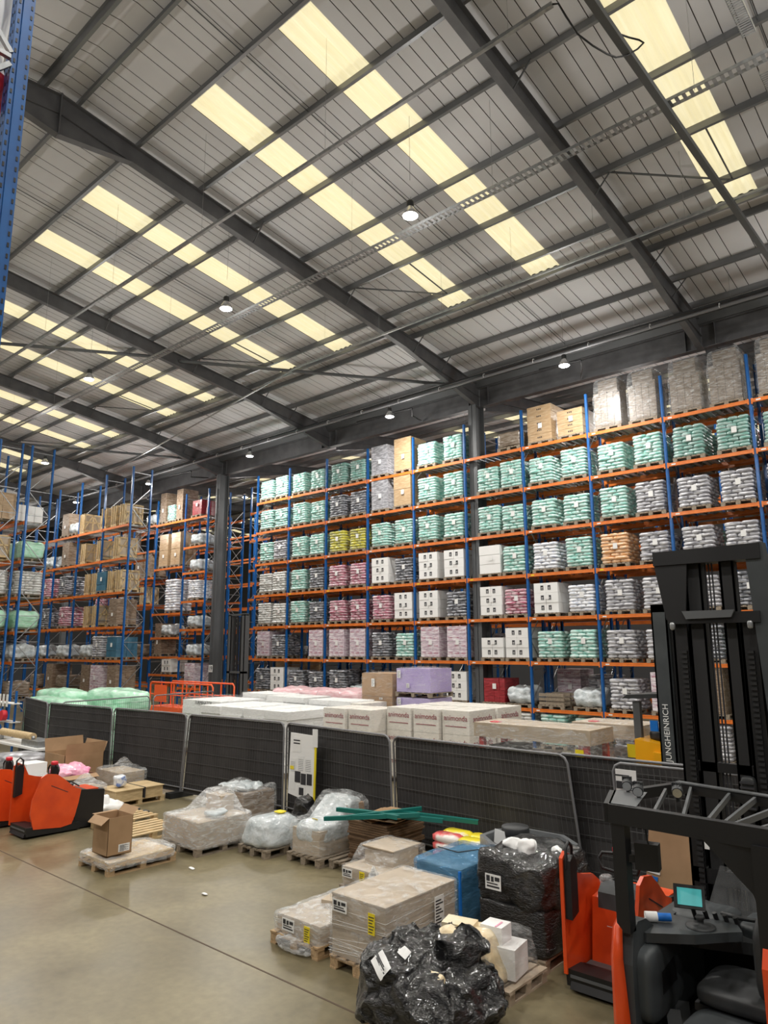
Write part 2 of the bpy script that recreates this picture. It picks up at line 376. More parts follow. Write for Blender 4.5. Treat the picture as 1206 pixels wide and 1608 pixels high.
# valley beam and columns
def ibeam_x(mb, x0, x1, y, z0, z1, w=.3, t=.025):
    mb.box(x0, x1, y-w/2, y+w/2, z0, z0+t); mb.box(x0, x1, y-w/2, y+w/2, z1-t, z1); mb.box(x0, x1, y-.01, y+.01, z0, z1)
mb = MB(); ibeam_x(mb, XW, XE, 25.0, 13.86, 14.72)
for x in RAFT:
    for dx in (-.5, .5): mb.box(x+dx-.01, x+dx+.01, 24.87, 25.13, 13.86, 14.7)
struct('valley_beam', mb, 'roofsteel', 'deep dark grey steel beam under the roof valley')
mb = MB().prism([(24.75, 14.72), (25.25, 14.72), (25.45, 15.05), (25.38, 15.05), (25.2, 14.8), (24.95, 14.8), (24.7, 15.1), (24.62, 15.1)], 'x', XW, XE)
struct('valley_gutter', mb, 'mgrey', 'dark grey gutter along the roof valley')
for x, y in ((-16.45, 24.4), (-34.78, 24.55), (2.17, 24.4), (-53.6, 24.4)):
    mb = MB(); mb.box(x-.19, x+.19, y, y+.03, 0, 13.86); mb.box(x-.19, x+.19, y+.62, y+.65, 0, 13.86); mb.box(x-.012, x+.012, y, y+.65, 0, 13.86)
    mb.box(x-.25, x+.25, y-.1, y+.75, 0, .04)
    struct('column', mb, 'mgrey', 'grey steel roof column')
t = thing('number_sign', 'white sign reading 19 on the grey column at the aisle', 'sign', (-34.78, 24.53, 2.3), None)
MB().box(-34.96, -34.6, 24.53, 24.545, 2.3, 2.7).build('sign_plate', 'paper', t)
lettering('19', .34, 'ink', 'sign_number', t, textmat((0, -.003, .2)))

# roof services
def hang(mb, x, y, z): mb.tube((x, y, z), (x, y, zs(y)-.05), .004, 4)
def service(name, label, cat, mb, m, hx=None, y=0, z=0, group=None):
    t = thing(name, label, cat, (0, y, z)); mb.build('run', m, t)
    if hx:
        for x in hx:
            h = MB(); hang(h, x, y, z); h.build('hanger_wire', 'galv', t)
    return t
H9 = [-56+4.6*i for i in range(12)]
service('conduit', 'thin pale steel conduit hung high below the ridge side rooflights', 'conduit', MB().bar((-62, 9.47, 14.2), (-4.54, 9.47, 14.2), .075, .075), 'galv', H9, 9.47, 14.2)
def ladder(x0, x1, y, z, w=.22, h=.07, st=.14):
    mb = MB(); mb.bar((x0, y-w/2, z), (x1, y-w/2, z), .015, h); mb.bar((x0, y+w/2, z), (x1, y+w/2, z), .015, h)
    n = int((x1-x0)/st)
    for i in range(n): mb.box(x0+i*st, x0+i*st+.07, y-w/2, y+w/2, z-h/2, z-h/2+.008)
    return mb
service('cable_tray', 'slotted grey cable tray crossing the whole roof between the lamps', 'cable tray', ladder(-62, 8, 13.0, 14.2), 'galv', [x+2 for x in H9], 13.0, 14.2)
service('cable_trunking', 'straight grey trunking running down the slope to the valley, near the split rooflight', 'trunking', MB().bar((-4.04, 3, 14.06), (-3.8, 24.3, 14.02), .13, .13), 'mgrey')
def ptray(y0, y1):
    mb = MB(); x, z = -2.3, 14.42
    mb.box(x-.11, x-.1, y0, y1, z, z+.1); mb.box(x+.1, x+.11, y0, y1, z, z+.1)
    n = int((y1-y0)/.06)
    for i in range(n): mb.box(x-.11, x+.11, y0+i*.06, y0+i*.06+.035, z, z+.006)
    return mb
service('perforated_tray', 'short perforated grey tray high up, ending before the gap', 'cable tray', ptray(6, 12.6), 'galv')
service('perforated_tray', 'short perforated grey tray high up, restarting past the gap', 'cable tray', ptray(13.7, 20), 'galv')
mb = MB(); mb.bar((-19.5, 17.15, 14.2), (-2, 17.15, 14.2), .06, .06); mb.bar((-40, 20.6, 14.2), (-19.5, 17.15, 14.2), .05, .05)
service('conduit', 'pale conduit under the low ends of the rooflights', 'conduit', mb, 'galv', [-18, -15.3, -12.6, -10, -7.4, -5], 17.15, 14.2)
mb = MB(); mb.bar((-62, 22.75, 14.3), (8, 22.75, 14.3), .24, .07)
t = service('cable_tray', 'long dark cable tray carrying pipes along the roof valley', 'cable tray', mb, 'dgrey', [-52+3.1*i for i in range(17)], 22.75, 14.3)
MB().tube((-62, 22.6, 14.12), (8, 22.6, 14.12), .055, 10).build('pipe', 'tube', t)
MB().tube((-62, 22.86, 14.16), (8, 22.86, 14.16), .03, 8).build('pipe', 'dgrey', t)
for i in range(26): MB().path([(-52+2.2*i, 22.6+.08*math.sin(a), 14.15+.1*math.cos(a)) for a in (-2.4, -1.6, -.8, 0, .6)], .01, 5).build('pipe_clip', 'white', t)
for x0, x1 in ((-37.5, -35.3), (-12.4, -10.7), (-21.9, -18.6)):
    t = thing('black_bracket', 'black tubular bracket under the valley tray, %s' % {-37.5: 'by column 19', -12.4: 'beside the lamp over the tall brown loads', -21.9: 'beside the lamp near the plain column'}[x0], 'bracket', (x0, 22.9, 13.9))
    MB().path([(x0, 23.0, 13.95), (x1, 23.0, 13.85), (x1, 23.0, 13.5), (x1-.9, 24.8, 13.9)], .035, 8).build('tube', 'black', t)
for k, (a, b) in enumerate((((-35.0, 6.7, 16.85), (-25.8, 15.75, 15.9)), ((-25.7, 15.9, 15.8), (-16.6, 24.3, 14.72)), ((-53.6, 6.7, 16.8), (-44.4, 15.8, 15.8)), ((-44.2, 15.9, 15.8), (-35.1, 24.3, 14.7)))):
    t = thing('wind_brace', ['round steel roof brace high over the near rafters', 'round steel roof brace running down to the plain column', 'round roof brace in the far roof', 'round roof brace dropping to column 19'][k], 'brace', a)
    MB().tube(a, b, .07, 12).build('brace_tube', 'mgrey', t)
# anti-sag rods at mid bay and stays beside the rafters
for i, x in enumerate(RAFT[:-1]):
    xm = x-4.65; mb = MB()
    for (r, s) in ((6.4, 1), (6.4, -1), (44, -1)): mb.bar((xm, r, zs(r)-.12), (xm, r+s*18.6, zs(r+s*18.6)-.12), .02, .02)
    for dx in (2.95,):
        mb.bar((x-9.3+dx, 18.7, zs(18.7)-.2), (x-9.3+dx, 16.6, zs(16.6)-.22), .035, .035)
        mb.bar((x-9.3+.5, 16.65, zs(16.6)-.2), (x-9.3+dx, 18.7, zs(18.7)-.22), .04, .04)
    for (y, e) in ((12.5, 1), (16.6, 1), (20.4, 1), (22.2, 1)):
        mb.bar((x, y, zs(y)-.78), (x+.55, y, zs(y)-.2), .03, .03); 
    struct('rafter_stay', mb, 'mgrey', 'thin steel stays and rods between purlins')

# ---------- high bay lamps ----------
def lamp_proto():
    t = thing('high_bay_light', 'round high bay lamp', 'lamp', (0, 0, 0), 'high bay lamps under the roof', world=False)
    MB().lathe((0, 0, 0), [(.19, 0), (.2, .02), (.17, .1), (.1, .2), (.085, .24)], 24).build('reflector', 'reflector', t)
    MB().lathe((0, 0, 0), [(0, .4), (.08, .4), (.09, .37), (.09, .25), (.085, .235)], 16).build('ballast_housing', 'dgrey', t)
    mb = MB(); mb.lathe((0, 0, 0), [(0, -.035), (.08, -.033), (.15, -.02), (.185, .005)], 24); mb.build('diffuser', 'lampglow', t)
    MB().path([(0, 0, .4), (0, 0, .47), (.03, 0, .5), (0, 0, .53), (-.03, 0, .5), (0, 0, .47)], .008, 6).build('hook', 'galv', t)
    MB().tube((0, 0, .42), (0, 0, 1.2), .005, 5).build('hanging_wire', 'galv', t)
    l = bpy.data.lights.new('lamp_light', 'AREA'); l.shape = 'DISK'; l.size = .5; l.energy = LAMP_W; l.color = (1, .97, .92)
    lo = bpy.data.objects.new('lamp_light', l); C.objects.link(lo); lo.parent = t; lo.location = (0, 0, -.06)
    l2 = bpy.data.lights.new('added_uplight', 'POINT'); l2.shadow_soft_size = .3; l2.energy = LAMP_W*UPLIGHT; l2.color = (1, .97, .92)  # extra point light added below each lamp to brighten the roof
    lo = bpy.data.objects.new('added_uplight', l2); C.objects.link(lo); lo.parent = t; lo.location = (0, 0, -.45)
    return t
def wire_to_roof(o):
    for c in C.objects:
        if c.parent is o and c.name.startswith('hanging_wire'): c.scale.z = (zs(o.location.y)-o.location.z)/1.2
lp = lamp_proto()
LAMPS = [(-9.9, 12.26, 14.0, 'brightest one, beside the slotted tray'), (-17.25, 12.2, 14.0, 'between rooflights beside the slotted tray'), (-26.1, 12.2, 14.0, 'past the round roof brace'),
         (-10.9, 22.05, 13.4, 'over the tall brown wrapped loads'), (-19.2, 22.2, 13.4, 'over the mint loads near the plain column'), (-28.8, 22.2, 13.4, 'between the plain column and column 19'),
         (-38.4, 22.1, 13.4, 'past column 19 over the tall cartons'), (-38.4, 15.9, 13.5, 'above the tall blue end frames')]
ex = [(x, y, 14.0) for y in (2.4, -7.4) for x in (8, -1, -10, -19, -28, -37, -50)] + [(-1, 12.2, 14), (8, 12.2, 14), (-2, 22.2, 13.6), (7, 22.2, 13.6), (-48, 12.2, 14), (-58, 12.2, 14), (-48, 22.2, 13.6), (-60, 22.2, 13.6)] + [(x, 29.0, 13.6) for x in (-2, -11, -20, -29, -38, -50)] + [(x, 38, 14.5) for x in (-5, -20, -35, -50)]
first = True
for (x, y, z, s) in LAMPS:
    if first: lp.location = (x, y, z); lp['label'] = 'lit high bay lamp, '+s; first = False
    else: copy_thing(lp, (x, y, z), 0, 'lit high bay lamp, '+s)
cnt = {}
for (x, y, z) in ex:
    row = 'row by the mezzanine' if -5 < y < 5 else 'row behind the mezzanine' if y < 0 else 'slotted tray row' if y < 15 else 'valley row' if y < 25 else 'first row beyond the racking' if y < 33 else 'last row beyond the racking'
    cnt[row] = cnt.get(row, 0)+1
    copy_thing(lp, (x, y, z), 0, 'further high bay lamp, %s, %s one' % (row, ['first', 'second', 'third', 'fourth', 'fifth', 'sixth', 'seventh', 'eighth'][cnt[row]-1]), 'further high bay lamps')
for o in list(C.objects):
    if o.name.startswith('high_bay_light'): wire_to_roof(o)
mb = MB().path([(-4.54, 9.47, 14.2), (-4.45, 9.5, 14.17), (-4.4, 9.65, 14.0), (-4.33, 9.9, 13.8), (-4.2, 10.2, 13.7), (-4.1, 10.55, 13.72), (-4.05, 10.8, 13.8), (-3.95, 11.05, 13.95), (-3.8, 11.2, 14.1), (-3.72, 11.3, 14.25), (-3.8, 11.3, 14.36), (-3.92, 11.15, 14.38), (-3.98, 10.9, 14.3)], .016, 6)
tag(mb.build('loose_cable', 'black', None, origin=(-4.3, 10, 14)), 'black cable looping from the conduit end to the trunking', 'cable')
# ================= PALLET RACKING =================
LV = [1.4, 3.1, 4.75, 6.4, 8.08, 9.8, 11.45]       # beam tops
BAY = 2.795
MX = [-11.18-BAY*k for k in range(7)]               # frames of the long run, right to left
MX = [-11.18+BAY*3, -11.18+BAY*2, -11.18+BAY] + MX + [-30.6]
def post_mesh(h, w=.1, d=.08):
    mb = MB()
    # open C section with a row of slots on the face
    t = .006
    mb.box(-w/2, w/2, 0, t, 0, h); mb.box(-w/2, -w/2+t, 0, d, 0, h); mb.box(w/2-t, w/2, 0, d, 0, h)
    mb.box(-.018, .018, -.012, 0, 0, h)
    mb.box(-w/2-.03, w/2+.03, -.03, d+.03, 0, .012)
    return mb
MESH = {}
def once(key, fn, name, mats):
    if key not in MESH: MESH[key] = fn().build(name, mats); o = MESH[key]; me = o.data; bpy.data.objects.remove(o); MESH[key] = me
    return MESH[key]
def put(name, me, parent, loc, rz=0, sc=None):
    o = bpy.data.objects.new(name, me); C.objects.link(o); o.parent = parent; o.location = loc; o.rotation_euler = (0, 0, rz)
    if sc: o.scale = sc
    return o
def bracing(h, d):
    mb = MB(); z = .5; k = 0
    while z < h-1.0:
        mb.bar((0, .06, z), (0, d-.06, z), .03, .03)
        mb.bar((0, .06, z+.03 if k % 2 else z+1.1), (0, d-.06, z+1.1 if k % 2 else z+.03), .03, .03); z += 1.15; k += 1
    mb.bar((0, .06, h-.3), (0, d-.06, h-.3), .03, .03)
    return mb
def beam_mesh(L):
    mb = MB(); w = L-.1; h = .12
    mb.box(-w/2, w/2, -.025, .025, -h, 0); mb.box(-w/2, w/2, -.03, .0, -.03, -.01); mb.box(-w/2, w/2, -.03, .0, -h+.01, -h+.03)
    for s in (-1, 1): mb.box(s*(w/2-.005)-.02, s*(w/2-.005)+.02, -.035, .03, -h-.05, .02)
    return mb
def deck_mesh(L, d):
    mb = MB(); n = 9
    for i in range(n): x = -L/2+.22+(L-.44)*i/(n-1); mb.box(x-.055, x+.055, .03, d-.03, -.035, -.01)
    return mb
def rack(name, label, xs, y, d=1.12, top=13.0, lv=LV, tops=None, rear=True, skip=(), decks=True, nolv=None):
    t = thing(name, label, 'pallet racking', (xs[0], y, 0), None, world=False)
    for i, x in enumerate(xs):
        h = tops[i] if tops else top
        for k, yy in enumerate((0, d-.08)):
            p = put('upright_post', once(('post', h), lambda: post_mesh(h), 'upright_post', 'blue'), t, (x-xs[0], yy if k == 0 else d, 0), 0 if k == 0 else PI)
        put('frame_bracing', once(('br', h, d), lambda: bracing(h, d), 'frame_bracing', 'galv'), t, (x-xs[0], 0, 0))
    for i in range(len(xs)-1):
        L = abs(xs[i]-xs[i+1]); xc = (xs[i]+xs[i+1])/2-xs[0]
        levels = (nolv or {}).get(i, lv)
        for z in levels:
            if (i, z) in skip: continue
            me = once(('beam', round(L, 2)), lambda: beam_mesh(L), 'beam', 'orange')
            put('beam', me, t, (xc, 0, z)); 
            if rear: put('rear_beam', me, t, (xc, d, z), PI)
            if decks: put('steel_decking', once(('deck', round(L, 2), d), lambda: deck_mesh(L, d), 'steel_decking', 'galv'), t, (xc, 0, z))
    return t
fr_ = rack('pallet_racking', 'long blue and orange racking run of mint and silver loads between columns', MX, 24.2, lv=LV)
for i in range(1, len(MX)-1):
    for j, z in enumerate(LV):
        put('location_label', once(('loc', j == 3), lambda: MB().box(-.07, .07, -.036, -.031, -.075, -.03), 'location_label', 'yellow' if j in (3, 4) else 'paper'), fr_, (MX[i]-MX[0]+.25, 0, z-.01))
RX2 = [MX[0]-BAY*k for k in range(10)]+[MX[0]-BAY*10, MX[0]-BAY*11+.4]
rack('pallet_racking', 'rear racking run standing directly behind the long front run', [x for x in RX2], 25.75, lv=LV, decks=False)
CX = [-35.2, -37.55, -40.75, -43.55, -46.35, -49.1]
CS = {0: [1.4, 3.1, 4.75, 6.4, 8.1, 9.65, 11.4], 1: [2.1, 3.15, 4.3, 5.75, 8.55, 11.4]}
rack('pallet_racking', 'blue racking beside column 19 holding stacked tan cartons and white sacks', CX, 24.2, lv=LV, nolv=CS)
rack('pallet_racking', 'rear racking run behind the tan cartons past column 19', CX, 25.75, decks=False)
BX = [-33.7-2.8*k for k in range(7)]
LB = [3.07, 4.75, 6.5, 8.25, 9.98]
rack('pallet_racking', 'free ended racking row carrying timber crates stood on end', BX, 18.45, d=1.15, lv=[1.4]+LB)
AX = [-33.6-2.8*k for k in range(4)]
LA = [1.4, 3.08, 4.4, 5.95, 7.6, 9.4]
rack('pallet_racking', 'racking row with green wrapped bales, its tall end frame nearest the bales of foam', AX, 13.25, d=1.1, lv=LA)
rack('pallet_racking', 'racking row back to back with the green bale racking', AX, 11.85, d=1.05, lv=LA, decks=False)
# the run beyond the far aisle
rack('pallet_racking', 'distant racking row beyond the far aisle', [-3-2.8*k for k in range(17)], 31.0, lv=LV, decks=False)
# near upright at the picture's edge: a racking bay close to the mezzanine
def near_post():
    mb = MB(); w = .11; h = 12.5; t = .006
    mb.cm = 0
    mb.box(-w/2, w/2, -.004, 0, 0, h); mb.box(-w/2, -w/2+t, -.004, .09, 0, h); mb.box(w/2-t, w/2, -.004, .09, 0, h)
    mb.box(-.02, .02, -.018, -.004, 0, h)
    mb.cm = 1
    for i in range(int(h/.075)):
        for x in (-.038, .038): mb.box(x-.006, x+.006, -.007, -.003, .1+i*.075, .1+i*.075+.03)
        for y in (.025, .06):
            for sx in (-1, 1): mb.box(sx*(w/2)-.002, sx*(w/2)+.002, y-.005, y+.005, .1+i*.075, .1+i*.075+.022)
    return mb
nt_ = thing('pallet_racking', 'blue slotted upright rising past the banner wrapped pallet close by', 'pallet racking', (-4.42, 1.45, 0), None, world=False)
for k, (dx, dy, rz) in enumerate(((0, 0, 0), (0, -1.0, 0), (-2.8, 0, 0), (-2.8, -1.0, 0))):
    put('upright_post', once('np', near_post, 'upright_post', ['blue', 'black']), nt_, (dx, dy, 0), PI*.5 if k < 2 else PI/2)
for dx in (0, -2.8):
    put('frame_bracing', once('nb', lambda: bracing(12.5, 1.0), 'frame_bracing', 'galv'), nt_, (dx, -1.0, 0))
for z in (3.6, 5.4):
    for dy in (-.03, -1.0): put('beam', once(('beam', 2.8), lambda: beam_mesh(2.8), 'beam', 'orange'), nt_, (-1.4, dy, z))

t = thing('banner_pallet', 'tall white wrapped load with a red band on the near racking', 'pallet load', (-5.3, .9, 5.4))
MB().puff(-5.9, -4.52, .42, 1.43, 5.55, 9.6, k=10, n=16, amp=.05, seed=3).build('white_wrapping', 'white', t)
MB().puff(-5.92, -4.5, .4, 1.45, 7.1, 7.36, k=14, n=14, amp=.03, seed=3).build('red_band', 'redgrip', t)
mb = MB(); [mb.box(-5.9, -4.55, .42+.16*i, .52+.16*i, 5.52, 5.55) for i in range(6)]; [mb.box(x, x+.1, .42, 1.4, 5.4, 5.52) for x in (-5.9, -5.3, -4.7)]; mb.build('pallet', 'wood', t)
# ================= LOADS ON THE RACKS =================
def pallet_mb(w=1.0, d=1.2, x=0, y=0, z=0, n=7):
    mb = MB(); bw = .1
    for i in range(n): xx = x-w/2+bw/2+(w-bw)*i/(n-1); mb.box(xx-bw/2, xx+bw/2, y-d/2, y+d/2, z+.123, z+.145)
    for yy in (-d/2+.05, 0, d/2-.05):
        mb.box(x-w/2, x+w/2, y+yy-.05, y+yy+.05, z+.101, z+.123)
        for xx in (-w/2+.07, 0, w/2-.07): mb.box(x+xx-.07, x+xx+.07, y+yy-.05, y+yy+.05, z+.022, z+.101)
    for xx in (-w/2+.06, 0, w/2-.06): mb.box(x+xx-.06, x+xx+.06, y-d/2, y+d/2, z, z+.022)
    return mb
def sacks(w, d, h, nl, seed):
    r = rnd(seed); mb = MB(); lh = h/nl
    for l in range(nl):
        z = .145+lh*(l+.5); ox, oy = r.uniform(-.018, .018), r.uniform(-.018, .018)
        a = (l+seed) % 2
        nx, ny = (2, 3) if a else (3, 2)
        for i in range(nx):
            for j in range(ny):
                if nx == 3 and ny == 3: continue
                mb.pillow((ox-w/2+w/nx*(i+.5)+r.uniform(-.012, .012), oy-d/2+d/ny*(j+.5)+r.uniform(-.015, .015), z), w/nx*1.02, d/ny*1.02, lh*1.06, r.uniform(-.02, .02), .035)
    return mb
def cartons(w, d, h, nx, ny, nz, marks=False, seed=1):
    r = rnd(seed); mb = MB()
    for k in range(nz):
        for i in range(nx):
            for j in range(ny):
                x = -w/2+w/nx*(i+.5)+r.uniform(-.006, .006); y = -d/2+d/ny*(j+.5)+r.uniform(-.01, .01); z = .147+h/nz*(k+.5)
                mb.cm = 0; mb.box(x-w/nx/2+.004, x+w/nx/2-.004, y-d/ny/2+.004, y+d/ny/2-.004, z-h/nz/2+.003, z+h/nz/2-.003)
                if marks and j == 0:
                    mb.cm = 1
                    x0 = x+(.1 if i == 0 else -.1)
                    if marks == 1: mb.box(x0-.06, x0+.06, y-d/ny/2-.002, y-d/ny/2+.003, z-.08, z+.09); mb.cm = 0; mb.box(x0-.03, x0+.035, y-d/ny/2-.004, y-d/ny/2+.003, z+.0, z+.02); mb.box(x0-.03, x0+.035, y-d/ny/2-.004, y-d/ny/2+.003, z-.05, z-.035)
                    else:
                        for q in range(3): mb.box(x-.09+q*.07, x-.05+q*.07, y-d/ny/2-.002, y-d/ny/2+.003, z-.03, z+.03)
                    mb.cm = 0
    return mb
def proto(key, name, label, build, mats, w=1.0, d=1.2, paper=True, pz=.75, pmat='woodgrey'):
    t = thing(name, label, 'pallet load', (0, 0, -50), None, world=False)
    put('pallet', once(('pal', w, d, pmat), lambda: pallet_mb(w+.04, d), 'pallet', pmat), t, (0, 0, 0))
    put('load', once(key, build, 'load', mats), t, (0, 0, 0))
    if paper: put('paper_label', once('plab', lambda: MB().box(-.08, .08, -.004, .004, -.1, .1), 'paper_label', 'paper'), t, (.06, -d/2-.02, pz))
    return t
PR = {}
def P(k, desc, name, mk, mats, var=2, **kw):
    PR[k] = [(proto((k, i), name, desc, (lambda i=i: mk(i)), mats, **kw)) for i in range(var)]; PR[k+'_d'] = desc
for k, m, de in (('m', 'mint', 'mint green sack pallet'), ('g', 'mintgrey', 'dull green sack pallet'), ('s', 'silver', 'silvery sack pallet'), ('d', 'dsilver', 'dark grey sack pallet'), ('w', 'whitesack', 'white sack pallet'),
                ('c', 'crimson', 'crimson and white sack pallet'), ('y', 'yellowsack', 'yellow sack pallet'), ('o', 'orangesack', 'orange sack pallet'), ('b', 'bluewhite', 'blue and white sack pallet')):
    P(k, de, 'sack_pallet', (lambda i, k=k: sacks(.98, 1.15, [1.0, 1.06, .96][i], [8, 9, 8][i], i+ord(k) % 5)), m, var=3)
P('l', 'pale pink printed carton pallet', 'carton_pallet', lambda i: cartons(.98, 1.15, 1.25, 3, 3, 4, 2, i), ['lilac', 'crimson'])
P('k', 'white black-printed carton pallet', 'carton_pallet', lambda i: cartons(1.0, 1.15, 1.12, 2, 3, 3, 1, i), ['white', 'ink'])
P('K', 'short white black-printed carton pallet', 'carton_pallet', lambda i: cartons(1.0, 1.15, .76, 2, 3, 2, 1, i), ['white', 'ink'])
P('W', 'plain white boxed pallet', 'carton_pallet', lambda i: cartons(.98, 1.15, 1.12, 1, 2, 3, False, i), 'white')
P('t', 'tall tan carton pallet', 'carton_pallet', lambda i: cartons(1.0, 1.15, 1.5, 1, 1, 2, 2, i), ['tancart', 'wood'])
P('T', 'brown printed carton pallet', 'carton_pallet', lambda i: cartons(1.05, 1.15, 1.45 if i == 0 else 1.0, 1, 2, 5 if i == 0 else 4, 2, i), ['tancart', 'ink'])
def tallwrap(i):
    mb = MB(); r = rnd(i+5)
    for q in range(4):
        x = -.5+.25*q+.125; mb.cm = 0; mb.box(x-.12, x+.12, -.5, .5, .15, 1.45+r.uniform(-.1, .1))
    mb.cm = 0; mb.box(-.36, .38, -.4, .42, 1.45, 2.0)
    mb.cm = 1; mb.puff(-.56, .56, -.6, .6, .13, 2.06, k=12, n=16, amp=.03, freq=3, seed=i, fn=lambda P_, p: (P_.x*(1-.14*max(0, P_.z-1.2)), P_.y*(1-.14*max(0, P_.z-1.2)), P_.z))
    return mb
P('R', 'tall brown film wrapped pallet', 'wrapped_pallet', tallwrap, ['wrapcart', 'film'], paper=False)
P('G', 'grey striped film wrapped pallet', 'wrapped_pallet', lambda i: cartons(1.0, 1.15, 1.4, 6, 2, 2, False, i), 'wrapgrey', paper=True)
P('f', 'low brown film wrapped pallet', 'wrapped_pallet', lambda i: (lambda mb: mb.puff(-.55, .55, -.58, .58, .14, .8, k=8, n=12, amp=.06, seed=i))(MB()), 'wrapcart', paper=False)
P('v', 'low white film wrapped pallet', 'wrapped_pallet', lambda i: (lambda mb: mb.puff(-.52, .52, -.58, .58, .14, .55+.2*i, k=6, n=12, amp=.1, seed=i+3))(MB()), 'bubble', paper=False)
P('u', 'blue bundled pallet', 'wrapped_pallet', lambda i: cartons(1.0, 1.15, 1.0, 2, 2, 3, False, i), 'blueload')
P('r', 'dark red boxed pallet', 'carton_pallet', lambda i: cartons(.95, 1.1, .9, 4, 2, 2, False, i), 'redsack')
P('p', 'pile of flat empty pallets', 'empty_pallet', lambda i: (lambda mb: [mb.box(-.5, .5, y-.05, y+.05, .15+.15*q, .15+.15*q+.1) for q in range(3) for y in (-.5, 0, .5)] and mb)(MB()), 'woodgrey', paper=False)
P('n', 'stacked tan carton pallet', 'carton_pallet', lambda i: cartons(1.0, 1.15, 2.0, 2, 2, 6, False, i+3), 'tancart')
P('N', 'narrow upright brown carton pallet', 'carton_pallet', lambda i: cartons(.85, 1.1, 1.6, 1, 2, 1, False, i+3), 'browncart')
P('S', 'tall white printed sack pallet', 'sack_pallet', lambda i: sacks(1.15, 1.2, 1.9, 12, i), 'bluewhite')
P('h', 'green foam bale pallet', 'bale_pallet', lambda i: (lambda mb: mb.puff(-1.2, 1.2, -.55, .55, .14, .95, k=8, n=12, amp=.05, seed=i))(MB()), 'greenwrap', paper=False, w=2.2)
def crate(i):
    mb = MB(); W, D, H = .5, 1.05, 1.0
    mb.cm = 0
    mb.box(-W/2+.03, W/2-.03, -D/2+.03, D/2-.03, .17, .145+H-.03)
    mb.cm = 1
    for x in (-W/2, -.02, W/2-.05): mb.box(x, x+.05, -D/2-.01, -D/2+.02, .145, .145+H)
    mb.bar((-W/2+.05, -D/2, .18), (-.02, -D/2, .1+H), .05, .02); mb.bar((0.03, -D/2, .1+H), (W/2-.03, -D/2, .18), .05, .02)
    for x in (-W/2-.01, W/2-.01):
        for y in (-D/2, -.04, D/2-.08): mb.box(x, x+.02, y, y+.08, .145, .145+H)
        for z in (.145, .145+H-.08, .145+H/2): mb.box(x, x+.02, -D/2, D/2, z, z+.08)
        mb.bar((x+.01, -D/2, .2), (x+.01, 0, .1+H), .02, .07); mb.bar((x+.01, 0, .1+H), (x+.01, D/2, .2), .02, .07)
    return mb
P('x', 'pale timber framed crate', 'timber_crate', crate, ['cardpale', 'woodpale'], paper=False, w=.5, d=1.05, pmat='woodpale')
used_proto = set()
def place(k, x, y, z, label, group, i=0, rz=0):
    i = i % len(PR[k]); src = PR[k][i]
    if (k, i) not in used_proto:
        used_proto.add((k, i)); CH[src.name] = [(c, kids(c)) for c in kids(src)]
        src.location = (x, y, z); src.rotation_euler = (0, 0, rz); src['label'] = label; src['group'] = group; return src
    return copy_thing(src, (x, y, z), rz, label, group)
# front run, bays from column 19 (left) to the right; rows from the top shelf down to ground level
F = ['mm mm gg Gt mm .f TT RR RR RR',
     'mm mm dd Gt mm mm mm mm gg gg',
     'ms mm yy mm mm mm mm ms ss ss',
     'ww md cc kd kk Wm bm os ss ss',
     'ww md cc ck kd kc kb ss sd sm',
     'ld .l ll dm ll Kk mm ss dm sm',
     'dk dd dv .. .k rv pv sl Nm ss',
     'dd ls dd ss dd ww mm dd ss ss']
rr = rnd(4)
for r_, row in enumerate(F):
    lv = 7-r_
    for b, cell in enumerate(row.split()):
        x1 = MX[-1-b]; x0 = MX[-2-b]
        for q, k in enumerate(cell):
            if k == '.': continue
            W_ = x0-x1
            x = x1 + W_*((.28, .775)[q] if b else (.3, .75)[q]) + rr.uniform(-.04, .04)
            if b == 5 and q == 0: x += .12
            if k in 'RT': x = x1 + W_*(.27, .74)[q]
            z = 0 if lv == 0 else LV[lv-1]+.001
            i = rr.randrange(3)
            if k == 'T': i = q
            if b == 5 and k not in 'f': x = x1+W_*(.40, .80)[q]
            place(k, x, 24.2+.57+(0.1 if k in 'RTh' else 0), z, '%s, %s, %s bay from column 19, %s half' % (PR[k+'_d'], ORD[lv], NTH[b], ('near', 'far')[q]), 'loads on the long front racking', i)
# rear run
rr = rnd(9)
for lv in range(1, 8):
    for b in range(11):
        for q in range(2):
            if rr.random() < .22 or (lv == 7 and b < 9): continue
            x = RX2[b]-BAY*(.28, .74)[q]
            if x < -32.2 and b == 10 and q: continue
            k = rr.choice('dsgmdwlNvdcs' if b < 9 else 'Ndvtsv')
            place(k, x, 26.33, LV[lv-1]+.001, '%s, rear run, %s, %s bay%s' % (PR[k+'_d'], ORD[lv], NTH[b], (', far half' if q else '')), 'loads in the rear racking', rr.randrange(3))
# beside column 19
spec = [(0, 11.4, 'r', .5), (0, 9.65, 'v', .5), (0, 8.1, 'v', .5), (0, 6.4, 'b', .5), (0, 4.75, 'v', .5), (0, 3.1, 'v', .5), (0, 1.4, 'l', .5),
        (1, 11.4, 'N', .2), (1, 11.4, 'm', .45), (1, 11.4, 'N', .78), (1, 8.55, 'n', .3), (1, 8.55, 'n', .72), (1, 5.75, 'S', .62), (1, 4.3, 'v', .5), (1, 3.15, 'N', .25), (1, 2.1, 'K', .6),
        (2, 11.4, 'v', .7), (2, 8.08, 'N', .3), (2, 8.08, 'N', .7), (2, 6.4, 'x', .5), (2, 3.1, 'f', .5), (3, 9.8, 'N', .5), (3, 6.4, 's', .3), (3, 4.75, 'd', .6), (3, 3.1, 'w', .5), (4, 6.4, 'c', .5), (4, 8.08, 'd', .5), (4, 3.1, 'f', .4)]
seen = {}
